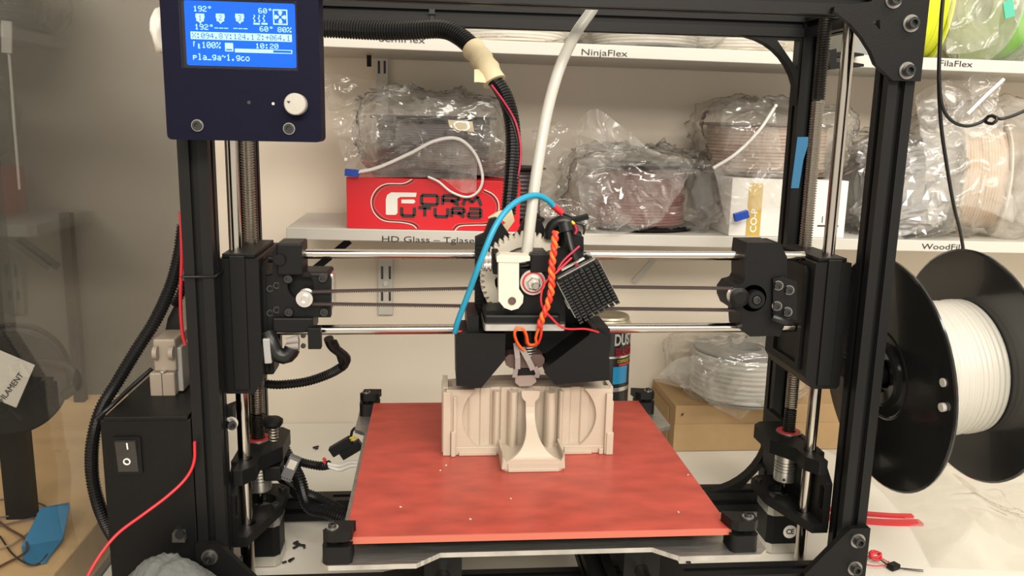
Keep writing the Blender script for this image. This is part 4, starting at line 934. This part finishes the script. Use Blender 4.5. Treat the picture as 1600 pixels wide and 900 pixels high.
def ribbon(name, line, wd, m, parent):
    b = MB()
    for (a, b_) in zip(line, line[1:]):
        d = Vector((b_[0]-a[0], b_[1]-a[1])); n_ = Vector((-d.y, d.x)).normalized()*wd/2
        b.prism([(a[0]+n_.x, rz(a[0], a[1]+n_.y)), (a[0]-n_.x, rz(a[0], a[1]-n_.y)), (b_[0]-n_.x, rz(b_[0], b_[1]-n_.y)), (b_[0]+n_.x, rz(b_[0], b_[1]+n_.y))], fy-.0004, fy, 'y')
    return b.build(name, m, parent)
def ux(u): return rb0+(u-122)/(1110-122)*(rb1-rb0)       # crop columns of the carton front
def uz(v): return RH*(800-v)/(800-492)
def curve2(pts): return [(v.x, v.y) for v in spline([(a, b, 0) for a, b in pts], .0022)]
for off, m_, wd in ((0, WHITEINK, .0012), (.0022, REDBOXD, .0016), (.0044, mat('pale_red_ink', (.55, .16, .13), .4), .0008)):
    L_ = [(ux(490), uz(494)), (ux(440), uz(520)), (ux(345), uz(526)), (ux(290), uz(560)), (ux(260), uz(625)), (ux(275), uz(700)), (ux(330), uz(748)), (ux(430), uz(757)), (ux(490), uz(770)), (ux(520), uz(796))]
    cxm, czm = ux(560), RH/2
    def inset(l): return [(a+math.copysign(off, cxm-a)*.8, b+math.copysign(off, czm-b)*.6) for a, b in l]
    ribbon('printed_outline', curve2(inset(L_)), wd, m_, rb)
    R__ = [(ux(735), uz(800)), (ux(765), uz(772)), (ux(850), uz(764)), (ux(935), uz(755)), (ux(980), uz(700)), (ux(985), uz(625)), (ux(955), uz(575)), (ux(900), uz(545))]
    ribbon('printed_outline', curve2(inset(R__)), wd, m_, rb)
flat('printed_letter', [(ux(a), uz(b)) for a, b in ((342, 710), (342, 620), (350, 592), (372, 576), (516, 574), (512, 600), (424, 602), (408, 612), (408, 700), (396, 712), (350, 712))], WHITEINK, rb)
flat('printed_letter', [(ux(a), uz(b)) for a, b in ((430, 618), (500, 616), (510, 628), (500, 640), (430, 640))], WHITEINK, rb)
def block_letters(s_, u0, u1, v0, v1):
    """wide, rounded block capitals drawn as strokes on a 4 x 4 grid"""
    ST = {'O': [[(0, 0), (0, 4), (4, 4), (4, 0), (0, 0)]], 'R': [[(0, 0), (0, 4), (4, 4), (4, 2), (0, 2)], [(2, 2), (4, 0)]], 'M': [[(-.2, 0), (.7, 4), (2.1, 1.2), (3.5, 4), (4.4, 0)]], 'U': [[(0, 4), (0, 0), (4, 0), (4, 4)]], 'T': [[(0, 4), (4, 4)], [(2, 4), (2, 0)]], 'a': [[(.3, 4), (4, 4), (4, 0), (0, 0), (0, 2), (4, 2)]]}
    n = len(s_); w_ = (u1-u0)/n
    for k, ch in enumerate(s_):
        for st in ST[ch]:
            ribbon('printed_letter', [(ux(u0+w_*(k+.12)+a*w_*.76/4), uz(v1+(v0-v1)*b/4)) for a, b in st], .0042, INK, rb)
block_letters('ORM', 530, 890, 588, 644); block_letters('UTURa', 420, 895, 664, 716)
# black spool in a bag lying on the carton
ctop = zs(0)+RH
spool('filament_spool', (.0, YS+.105, ctop+.042), (0, 0, 1), .088, .078, 'black spool of dark filament lying bagged on the red carton', WINDD, BLACK, rw=.9, rows=22, seed=4)
tag(MB().prism(xz([(700, 187), (738, 190), (741, 206), (716, 204), (702, 198)], YS+.0135), YS+.0125, YS+.0135, 'y').build('tape_label', TAPE), 'torn piece of masking tape on the bagged black spool', 'tape')
superbag('plastic_bag', (.004, YS+.098, ctop+.058), (.104, .098, .056), 'clear crumpled bag around the black spool on the red carton', 1, BAG, .016, 16, .6, 130, 64, zfloor=ctop+.0008)
zp = pts3((552, 270, YS-.004), (590, 262, YS-.010), (640, 240, YS-.018), (680, 220, YS-.022), (716, 217, YS-.022), (742, 240, YS-.018), (754, 275, YS-.012), (748, 298, YS-.008), (730, 308, YS-.006), (705, 300, YS-.006), (685, 284, YS-.005), (668, 276, YS-.004))
zb_ = empty('zip_bag', (.02, YS-.01, ctop), 'open mouth of the zip bag with blue slider over the red carton', 'zip bag')
MB().sweep(spline(zp, .003), .0028, 8, flat=.6).build('zip_strip', mat('milky_zip_plastic', (.78, .76, .74), .3, sub=.3), zb_)
MB().obox(at(550, 270, y=YS-.004), (.018, .007, .009), Matrix.Rotation(.08, 3, 'Y')).build('zip_slider', BLUEPL, zb_, bevel=.0008)
sheet('bag_mouth', pts3((556, 272, YS+.002), (600, 262, YS-.006), (650, 238, YS-.014), (690, 220, YS-.018), (720, 220, YS-.018), (746, 250, YS-.012)), pts3((560, 277, YS+.003), (610, 277, YS+.003), (650, 277, YS+.003), (690, 280, YS+.0), (720, 300, YS-.004), (745, 300, YS-.006)), 90, 30, 8, BAGM, .002, None, parent=zb_)
sheet('plastic_sheet', pts3((497, 110, YS+.06), (560, 122, YS+.06), (640, 140, YS+.06), (720, 172, YS+.05), (790, 215, YS+.05)), pts3((540, 262, YS+.01), (580, 268, YS+.008), (650, 262, YS+.008), (720, 270, YS+.008), (800, 280, YS+.01)), 120, 54, 2, BAG, .012, 'loose clear bag film rising above the red carton', freq=22)

# ------------------------------------------------------------------ second group: bagged dark red spool, white carton, foil bag, wood filament
c = at(1010, 330, y=YS+.09)
zc = zs(.3)
spool('filament_spool', (.292, YS+.098, zc+.0465), (0, 0, 1), .086, .088, 'dark red filament spool lying in a clear bag, middle of the lower shelf', WINDR, BLACK, rw=.80, rows=20, seed=5)
spool('filament_spool', (.118, YS+.130, zs(.12)+.0405), (0, 0, 1), .045, .078, 'small black spool standing behind the red carton, right end', WINDD, BLACK, rw=.85, rows=12, seed=6, hub=.012)
superbag('plastic_bag', (.288, YS+.092, zc+.056), (.102, .094, .054), 'clear crumpled bag around the dark red spool', 5, BAG, .018, 15, .55, 130, 64, zfloor=zc+.001)
sheet('plastic_bag', pts3((900, 195, YS+.06), (930, 170, YS+.05), (975, 200, YS+.05), (1020, 235, YS+.03), (1090, 250, YS+.02)), pts3((905, 340, YS-.006), (930, 362, YS-.008), (965, 366, YS-.008), (1000, 358, YS-.004), (1035, 345, YS+.0)), 120, 78, 4, BAGM, .014, 'milky bag flap with grey lettering hanging before the dark red spool', freq=20)
p = at(962, 340, y=YS-.022); text('lettering', 'ETS DA', .013, p, GREY, bpy.data.objects['plastic_bag.002'] if 'plastic_bag.002' in bpy.data.objects else low, Matrix.Rotation(1.3, 3, 'Y') @ Matrix(((1, 0, 0), (0, 0, -1), (0, 1, 0))), .8)
sheet('plastic_bag', pts3((830, 200, YS+.10), (870, 190, YS+.10), (900, 215, YS+.08), (925, 250, YS+.06)), pts3((835, 330, YS+.02), (870, 345, YS+.01), (900, 352, YS+.01), (935, 362, YS+.005)), 84, 54, 9, BAG, .012, 'loose clear bag film between the white tube and the red spool', freq=20)
wb0, wb1, WH = at(1138, 372, y=YS+.006).x, at(1318, 372, y=YS+.006).x, .078
wbx = carton('white_carton', wb0, wb1, YS+.006, YS+.172, zs, WH, WHITEBOX, 'white carton with ochre stripe on the lower shelf')
fy2 = YS+.0056
def wbr(name, px0, py0, px1, py1, m, d=.0003):
    a = at(px0, py1, y=fy2); b = at(px1, py0, y=fy2); return MB().box(a.x, b.x, fy2-d, fy2, a.z, b.z).build(name, m, wbx)
wbr('ochre_stripe', 1165, 287, 1193, 371, YELLOWINK); p = at(1178, 345, y=fy2-.0005)
text('lettering', 'CO-P', .0125, (p.x, fy2-.0006, p.z), WHITEINK, wbx, Matrix.Rotation(-PI/2, 3, 'Y') @ Matrix(((1, 0, 0), (0, 0, -1), (0, 1, 0))), 1.1, .0003)
wbr('blue_mark', 1219, 330, 1224, 356, BLUETAPE); wbr('printed_line', 1277, 352, 1310, 354, INK); wbr('printed_line', 1284, 338, 1286, 348, INK)
wtop = zs(.45)+WH
spool('filament_spool', ((wb0+wb1)/2-.004, YS+.098, wtop+.038), (0, 0, 1), .090, .072, 'pinkish brown spool lying bagged on the white carton', WINDP, mat('brown_grey_flange', (.16, .12, .10), .35), rw=.93, rows=14, seed=8)
superbag('plastic_bag', ((wb0+wb1)/2-.002, YS+.092, wtop+.052), (.100, .094, .052), 'clear crumpled bag around the brown spool on the white carton', 9, BAG, .018, 15, .6, 130, 64, zfloor=wtop+.0012)
fl = sheet('zip_bag', pts3((1210, 165, YS+.02), (1185, 205, YS+.01), (1150, 240, YS+.002), (1115, 262, YS-.002)), pts3((1235, 320, YS-.002), (1200, 322, YS-.003), (1165, 338, YS-.004), (1135, 352, YS-.005)), 102, 66, 11, BAGM, .006, 'zip bag flap with blue slider hanging before the white carton', 'zip bag', freq=24)
MB().sweep(spline(pts3((1213, 164, YS+.018), (1186, 204, YS+.008), (1150, 240, YS-.001), (1114, 263, YS-.004)), .003), .0022, 8).build('zip_strip', MATS['milky_zip_plastic'], fl)
MB().obox(at(1158, 337, y=YS-.009), (.020, .007, .011), Matrix.Rotation(-.3, 3, 'Y')).build('zip_slider', BLUEPL, fl, bevel=.001)
fx_ = at(1385, 320, y=YS+.08).x; zf = zs(fx_)
fo = superbag('foil_bag', (fx_+.004, YS+.085, zf+.068), (.062, .075, .064), 'crumpled silver foil bag on the lower shelf behind the right post', 13, FOIL, .014, 30, .6, 90, 50, zfloor=zf+.0006, cat='foil bag', smooth=False)
superbag('plastic_bag', (fx_+.004, YS+.080, zf+.074), (.076, .082, .071), 'clear bag around the silver foil bag', 14, BAG, .014, 15, .55, 130, 64, zfloor=zf+.0006)
wx_ = at(1500, 300, y=YS+.08).x
spool('filament_spool', (wx_+.030, YS+.095, zs(wx_)+.0825), Vector((1, -.40, 0)), .082, .062, 'wood coloured filament spool standing bagged at the right end of the lower shelf', WINDS, mat('pale_flange', (.62, .55, .46), .4), rw=.9, rows=14, seed=12)
superbag('plastic_bag', (wx_+.024, YS+.084, zs(wx_)+.094), (.104, .080, .092), 'large clear crumpled bag around the wood coloured spool', 17, BAGM, .020, 13, .6, 130, 64, zfloor=zs(wx_)+.0006)
zfl = sheet('zip_bag', pts3((1430, 150, YS+.04), (1470, 128, YS+.03), (1520, 114, YS+.02), (1572, 120, YS+.01)), pts3((1440, 215, YS+.0), (1470, 230, YS-.004), (1505, 225, YS-.006), (1545, 205, YS-.004)), 102, 54, 19, BAGM, .010, 'milky zip closure of the bag under the FilaFlex lettering', 'zip bag', freq=22)
MB().sweep(spline(pts3((1568, 124, YS+.006), (1540, 150, YS+.0), (1510, 180, YS-.006)), .003), .0025, 8).build('zip_strip', MATS['milky_zip_plastic'], zfl)
spool('filament_spool', (wx_+.190, YS+.090, zs(1.0)+.078), Vector((1, .25, 0)), .076, .07, 'brown wood filament spool at the far right edge of the lower shelf', WINDS, MATS['pale_flange'], rw=.92, rows=16, seed=20)

sheet('plastic_bag', pts3((1440, 205, YS-.006), (1480, 196, YS-.010), (1525, 184, YS-.012), (1562, 168, YS-.010)), pts3((1452, 350, YS-.004), (1490, 322, YS-.012), (1535, 328, YS-.016), (1578, 348, YS-.008)), 90, 70, 23, BAGM, .010, 'pointed milky bag corner hanging before the wood coloured spool', freq=18)
sheet('plastic_bag', pts3((1484, -25, YS-.004), (1530, -30, YS-.008), (1575, -28, YS-.010)), pts3((1478, 84, YS+.004), (1515, 82, YS+.0), (1556, 70, YS+.0)), 70, 50, 27, BAGM, .008, 'thin milky bag film before the green spool above the FilaFlex lettering', freq=20)

# ------------------------------------------------------------------ upper shelf goods
def us(x): return zu(x)
for i, (pxc, wd, m_, fl_, lab_) in enumerate(((560, .075, GREY, GREY, 'grey spool at the left end of the upper shelf, bagged'), (800, .08, WHITESLV, MATS['pale_flange'], 'pale spool on the upper shelf left of the NinjaFlex lettering'), (1010, .08, mat('pale_grey_filament', (.5, .48, .44), .4), GREY, 'pale grey spool on the upper shelf above the NinjaFlex lettering'), (1150, .075, mat('pale_grey_filament_2', (.6, .58, .54), .4), MATS['pale_flange'], 'pale bagged spool on the upper shelf left of the rear post'))):
    xx = at(pxc, 60, y=YS+.09).x
    spool('filament_spool', (xx, YS+.098, us(xx)+.032), (0, 0, 1), wd, .060, lab_, m_, fl_, rw=.92, rows=12, seed=30+i)
    superbag('plastic_bag', (xx+.004, YS+.090, us(xx)+.046), (wd+.020, .088, .045), 'crumpled clear bag on the upper shelf ' + ('at the left end', 'behind the bent cable loom', 'above the NinjaFlex lettering', 'beside the rear gusset')[i], 40+i, BAGM if i else BAG, .014, 16, .55, 130, 64, zfloor=us(xx)+.0006)
xx = at(1350, 60, y=YS+.05).x
tag(MB().box(xx-.035, xx+.03, YS+.03, YS+.15, us(xx)+.0004, us(xx)+.05).build('grey_carton', GREY, bevel=.001), 'grey carton on the upper shelf behind the right lead screw', 'box')
xy_ = at(1462, 40, y=YS+.06).x
spool('filament_spool', (xy_-.022, YS+.094, us(xy_)+.0885), Vector((1, -.22, 0)), .086, .066, 'bright yellow filament spool standing on the upper shelf', WINDY, mat('yellow_flange', (.78, .84, .10), .4), rw=.93, rows=14, seed=50)
xg = at(1530, 40, y=YS+.06).x
spool('filament_spool', (xg+.040, YS+.098, us(xg)+.0805), Vector((1, .12, 0)), .080, .040, 'green filament spool on the upper shelf beside the yellow one', WINDG, mat('pale_green_flange', (.42, .52, .40), .4), rw=.90, rows=10, seed=51)
xw = at(1600, 40, y=YS+.05).x
sp5 = spool('filament_spool', (xw+.075, YS+.090, us(xw)+.0855), Vector((1, .12, 0)), .085, .075, 'white filament spool at the far right of the upper shelf', WINDW, WHITESLV, rw=.95, rows=16, seed=52)
superbag('plastic_bag', (xg+.036, YS+.088, us(xg)+.090), (.042, .084, .088), 'milky crumpled bag around the green spool on the upper shelf', 53, BAGM, .018, 15, .6, 130, 64, zfloor=us(xg)+.0006)
p = at(1576, 14, y=YS-.002); tag(MB().obox(p, (.014, .002, .022), Matrix.Rotation(-.3, 3, 'Y')).build('green_tag', mat('teal_board', (.08, .42, .30), .4)), 'small teal tag with round holes on the white upper shelf spool', 'tag')
# black clip on the upper shelf edge
ck = empty('spring_clip', (at(1320, 100, y=YS-.01).x, YS-.01, zu(.6)-.016), 'black spring clip gripping the upper shelf edge beside the right rod', 'clip')
for (a0, a1, sgn) in ((80, 89, 1), (96, 106, -1)):
    MB().prism(xz([(1300, a0+2), (1325, a0), (1350, a0+4), (1350, a1-2), (1325, a1), (1300, a1)], YS-.02), YS-.02, YS-.001, 'y').build('jaw', BLACK, ck, bevel=.001)
MB().prism(xz([(1296, 78), (1306, 76), (1306, 108), (1296, 108)], YS-.02), YS-.022, YS-.001, 'y').build('spring_body', BLACK, ck, bevel=.001)

# ------------------------------------------------------------------ bench goods behind
cb = empty('cardboard_box', (.45, 1.2, 0), 'flat brown cardboard box on the bench behind the bed', 'box')
cx0, cx1, cy0, cy1, ch = .352, .66, 1.142, YW-.006, .070
MB().box(cx0, cx1, cy0, cy1, .0003, ch).build('carton_body', CARD, cb, bevel=.001)
MB().box(cx0-.001, cx1+.001, cy0-.0016, cy0-.0002, .0008, ch-.028).build('front_flap', CARD, cb, bevel=.0006)
MB().box(cx0-.002, cx0-.0002, cy0+.03, cy1-.002, .0008, ch-.012).build('side_flap', CARD, cb, bevel=.0006)
MB().prism([(cx0+.008, ch-.012), (cx0+.012, ch-.010), (cx0+.010, ch-.015)], cy0-.0024, cy0-.0016, 'y').build('notch', INK, cb)
cs = spool('filament_spool', (.470, 1.194, ch+.0385), (0, 0, 1), .0775, .074, 'spool of white filament lying bagged on the cardboard box', WINDW, GREY, rw=1.02, rows=9, seed=60)
superbag('plastic_bag', (.462, 1.192, ch+.0475), (.105, .080, .0465), 'clear bag around the white spool on the cardboard box', 61, BAG, .012, 15, .55, 130, 64, zfloor=ch+.001)
sheet('plastic_bag', pts3((1020, 595, 1.13), (1060, 560, 1.125), (1110, 560, 1.12), (1160, 590, 1.12), (1195, 600, 1.12)), pts3((1090, 612, 1.128), (1110, 632, 1.128), (1140, 648, 1.128), (1162, 652, 1.128), (1190, 620, 1.128)), 90, 42, 62, BAGM, .005, 'tail of the clear bag hanging over the cardboard box front', freq=24)
# duster can
cn_x, cn_y, cn_r = at(945, 560, y=1.10).x+.002, 1.10, .032
can = empty('spray_can', (cn_x, cn_y, 0), 'air duster can lettered DUST BLASTER behind the print head', 'can')
ztop = at(945, 488, y=cn_y).z; zsh = at(945, 505, y=cn_y).z
MB().lathe([(0, .0003), (cn_r, .0003), (cn_r, zsh)], (cn_x, cn_y, 0), (0, 0, 1), 40).build('can_body', mat('can_black_print', (.02, .02, .022), .25, .2), can)
MB().lathe([(cn_r, zsh), (cn_r*.99, zsh+.002), (cn_r*.90, zsh+.008), (cn_r*.92, zsh+.010), (cn_r*.86, zsh+.0125), (cn_r*.5, zsh+.010), (0, zsh+.011)], (cn_x, cn_y, 0), (0, 0, 1), 40).build('can_dome', mat('champagne_metal', (.62, .57, .44), .3, .9), can)
def wrap(name, a0, a1, z0, z1, m, r=None):
    r = (r or cn_r)+.0003; rows = [[Vector((cn_x+r*math.sin(a0+(a1-a0)*i/14), cn_y-r*math.cos(a0+(a1-a0)*i/14), z)) for i in range(15)] for z in (z0, z1)]
    MB().grid(rows).build(name, m, can)
zA = lambda py: at(960, py, y=cn_y-.03).z
wrap('grey_band', -.9, 1.5, zA(560), zA(557), SILVER); wrap('blue_panel', .1, .85, zA(600), zA(573), mat('can_blue_print', (.02, .25, .50), .3)); wrap('grey_band', -.9, 1.5, zA(612), zA(606), SILVER)
wrap('red_band', .35, 1.5, zA(572), zA(569), REDW)
def wraptext(body, size, z, m, a_c, sx):
    o = text('lettering', body, size, (0, 0, 0), m, can, None, sx, size*.03)
    r = cn_r+.0006; c0 = WORLDLOC[o.name]; me = o.data
    for v in me.vertices:
        w_ = v.co + c0; a = a_c + w_.x/r; v.co = Vector((cn_x+r*math.sin(a), cn_y-r*math.cos(a), z+w_.z))
    o.location = -WORLDLOC[can.name]
wraptext('DUST', .022, zA(532), WHITEINK, .62, .62); wraptext('BLASTER', .016, zA(551), REDW, .70, .55); wraptext('COMPRESSED GAS', .006, zA(565), YELLOWW, .72, .6)
# plastic sheet, red strips and scraps on the bench at the right
rows = []
for j in range(110):
    row = []
    for i in range(130):
        u = i/129; v = j/109; x = .545+u*.46+.05*math.sin(v*3)-.03*(1-v)*u; y = .80+v*.45-.06*u; q = Vector((x*12, y*12, 2.2))
        h = .0015+max(0, .030*(noise.noise(q*.7)+.25) + .013*crumple(q*.55)) * min(1, 5*min(u, v, 1-u+.15, 1-v+.05)+.02)
        row.append(Vector((x, y, h)))
    rows.append(row)
tag(MB().grid(rows, True).build('plastic_sheet', SHEETF), 'crumpled clear plastic sheet lying on the bench under the large spool', 'plastic sheet')
def bench_strip(name, pts, wd, m, label, cat):
    A = [at(a, b, z=.003) for a, b in pts]; b = MB(); sp = spline(A, .006)
    rows = []
    for k in range(len(sp)):
        d = (sp[min(k+1, len(sp)-1)]-sp[max(k-1, 0)]).normalized(); n_ = Vector((-d.y, d.x, 0))*wd/2; q = sp[k].copy(); q.z = .0004; h = Vector((0, 0, .003))
        rows.append([q-n_, q-n_+h, q+n_+h, q+n_, q-n_])
    b.grid(rows, False); b.add(rows[0][:4], [(0, 1, 2, 3)]); b.add(rows[-1][:4], [(3, 2, 1, 0)])
    o = b.build(name, m)
    return tag(o, label, cat)
bench_strip('red_strip', [(1285, 792), (1330, 799), (1390, 804), (1427, 805)], .008, REDW, 'upper of the two red plastic strips on the bench, thinner', 'strip')
bench_strip('red_strip', [(1290, 806), (1345, 812), (1395, 815), (1440, 815)], .012, REDW, 'lower of the two red plastic strips on the bench, wider', 'strip')
c = at(1366, 876, z=.004)
sc2 = empty('wire_scrap', (c.x, c.y, 0), 'tangle of red and black wire scraps at the front right of the bench', 'wire scrap')
wire('wire', [c+Vector((.016*math.cos(a), .012*math.sin(a), .0005*a-.002)) for a in [i*.6 for i in range(11)]], .0006, REDW, sc2)
for k in range(5): wire('red_knot', [c+Vector((.003+.0065*math.cos(a+k), .004+.0055*math.sin(a+k)*math.cos(k), .004+.0028*math.sin(a*1.0+2*k))) for a in [i*.55 for i in range(13)]], .0011, REDW, sc2)
MB().obox(c+Vector((-.010, .012, .002)), (.010, .006, .005), Matrix.Rotation(.6, 3, 'Z')).build('black_tip', BLACK, sc2)
c2 = at(1396, 886, z=.003); MB().obox(c2+Vector((0, 0, .001)), (.012, .009, .006), Matrix.Rotation(.4, 3, 'Z')).build('black_knot', BLACK, sc2, bevel=.001)
for k in range(2): wire('wire', [c+Vector((.006, .002, .001)), (c+c2)/2+Vector((0, .006-.01*k, .002)), c2, c2+Vector((.03, -.012+.004*k, 0))], .0005, INK, sc2)
def debris(i, px, py, sz, lab_):
    c = at(px, py, z=.0015); b = MB()
    for k in range(5): b.obox(c+Vector((random.uniform(-1, 1)*sz, random.uniform(-1, 1)*sz, 0)), (sz*.9, sz*.35, .002), Matrix.Rotation(random.uniform(0, 3), 3, 'Z'))
    tag(b.build('plastic_scrap', INK), lab_, 'scrap')
debris(0, 496, 699, .005, 'tiny black scraps on the bench left of the bed connectors')
debris(1, 470, 851, .007, 'tiny black scraps on the bench below the left motor bracket')
debris(2, 452, 875, .005, 'tiny black scraps on the bench at the bottom left, before the clamp')
debris(3, 1076, 878, .0025, 'tiny black specks on the bench under the front right bed corner')
for k, (px, py) in enumerate(((697, 727), (688, 735), (798, 779), (626, 792), (1075, 742), (1060, 800), (735, 811))):
    c = at(px, py, z=BZ+.0009); tag(MB().obox(c, (.0016, .0008, .0008), Matrix.Rotation(k, 3, 'Z')).build('filament_crumb', WHITEPL), 'tiny white filament crumb on the red bed', 'crumb', 'crumbs on the red bed')
# black cable at the right with a knot
tag(wire('hanging_cable', pts3((1475, -20, .80), (1470, 40, .80), (1467, 120, .80), (1470, 190, .81), (1478, 250, .82), (1490, 320, .84), (1500, 360, .86), (1506, 395, .88)), .0019, RUBBER), 'thin black cable hanging down before the shelf at the right', 'cable')
kn_ = wire('knotted_cable', pts3((1467, 100, .80), (1471, 160, .80), (1485, 187, .80), (1510, 197, .80), (1535, 190, .80), (1546, 181, .795), (1558, 184, .79), (1552, 193, .79), (1540, 190, .80), (1548, 180, .81), (1562, 186, .80), (1590, 178, .80), (1625, 160, .80)), .0017, RUBBER)
tag(kn_, 'thin black cable with a knot branching off to the right edge', 'cable')
# blown label corner etc. behind: small mount on the wall
bolt(at(1326, 178, y=YW-.001), (0, -1, 0), .0055, .003, low, SILVER, name='screw')

# ------------------------------------------------------------------ beyond the partition
tag(MB().box(at(105, 500, y=1.24).x, at(121, 500, y=1.24).x, 1.24, 1.256, .0504, .33).build('reflection_upright', BLACK), 'black bar added beyond the partition to stand for a dark upright reflection', 'upright')  # bar added in place of a dark vertical reflection in the panel
wc = wire('hanging_white_string', pts3((12, 60, .95), (17, 120, .95), (22, 190, .95), (27, 250, .95), (31, 300, .95)), .0016, mat('dull_grey_string', (.20, .20, .19), .6))
tag(wc, 'thin white string hanging beyond the partition at the far left', 'string')
MB().obox(at(11, 58, y=.949), (.010, .003, .032), Matrix.Rotation(.08, 3, 'Y')).build('cord_clip', MATS['dull_grey_string'], wc)
sc3 = Vector(at(20, 600, y=.86)); sc3.z = .0515+.05
c3 = at(18, 590, y=.84)
ob = spool('filament_spool', c3, Vector((.35, -1, .1)), .052, .05, 'dark spool with white label in front of the wall beyond the partition', WINDD, BLACK, rw=.9, rows=10, seed=70, hub=.014)
R_ = Matrix.Rotation(.45, 3, 'Y'); lp = at(2, 588, y=.79)
cd_ = MB().obox(lp, (.046, .001, .046), R_).build('white_label', mat('dull_white_card', (.42, .41, .38), .5), ob, bevel=.0004)
text('lettering', 'FILAMENT', .0075, lp+R_ @ Vector((.012, -.0010, -.006)), INK, ob, Matrix.Rotation(.45-1.35, 3, 'Y') @ Matrix(((1, 0, 0), (0, 0, -1), (0, 1, 0))), 1.0)
MB().prism([(c3.x-.03, .0505), (c3.x-.002, .0505), (c3.x-.002, c3.z), (c3.x-.03, c3.z)], .862, .874, 'y').build('spool_stand', BLACK, ob)
wire('spool_handle', [c3+Vector((.03, -.01, .02)), c3+Vector((.058, -.01, .014)), c3+Vector((.066, -.01, -.004)), c3+Vector((.052, -.01, -.016))], .005, BLACK, ob)
# blue tape and wires on the wooden bench
WZ = .0515
bt = xy([(34, 856), (66, 824), (110, 815), (112, 820), (98, 848), (80, 868), (72, 880), (44, 884), (36, 874)], WZ)
b = MB(); cc_ = Vector((sum(q[0] for q in bt)/len(bt), sum(q[1] for q in bt)/len(bt)))
b.prism(bt, WZ, WZ+.0016, 'z'); 
b.v = [(x, y, z+.020*max(0, min(1, (y-cc_.y)/.03))) for x, y, z in b.v]
tag(b.build('tape_piece', BLUETAPE), 'piece of blue masking tape curled on the wooden bench', 'tape')
def bw(px_pts, r, m, lab_, h=.0):
    tag(wire('loose_wire', [at(a, b_, z=WZ+r+h+.002*math.sin(a*.05)**2) for a, b_ in px_pts], r, m), lab_, 'wire')
PURP = mat('dull_purple_wire', (.12, .08, .09), .4); BRN = mat('brown_wire', (.10, .05, .03), .4)
bw([(-20, 783), (20, 780), (60, 786), (75, 796), (66, 806), (40, 812), (-10, 824)], .0009, PURP, 'purple wire looping farthest back on the wooden bench')
bw([(-20, 812), (30, 804), (75, 803), (93, 810), (86, 822), (70, 832)], .0009, PURP, 'purple wire ending at the blue tape piece')
bw([(-20, 800), (10, 824), (38, 842), (40, 862), (10, 880), (-20, 895)], .0012, BRN, 'brown wire bent in a wide hook on the wooden bench')
bw([(-20, 860), (20, 850), (55, 826), (100, 812)], .0010, mat('tan_wire', (.30, .22, .14), .45), 'tan wire running straight towards the blue tape')
bw([(0, 838), (20, 866), (45, 882), (62, 880), (74, 866)], .0009, INK, 'thin black wire ending in a small clip under the blue tape')
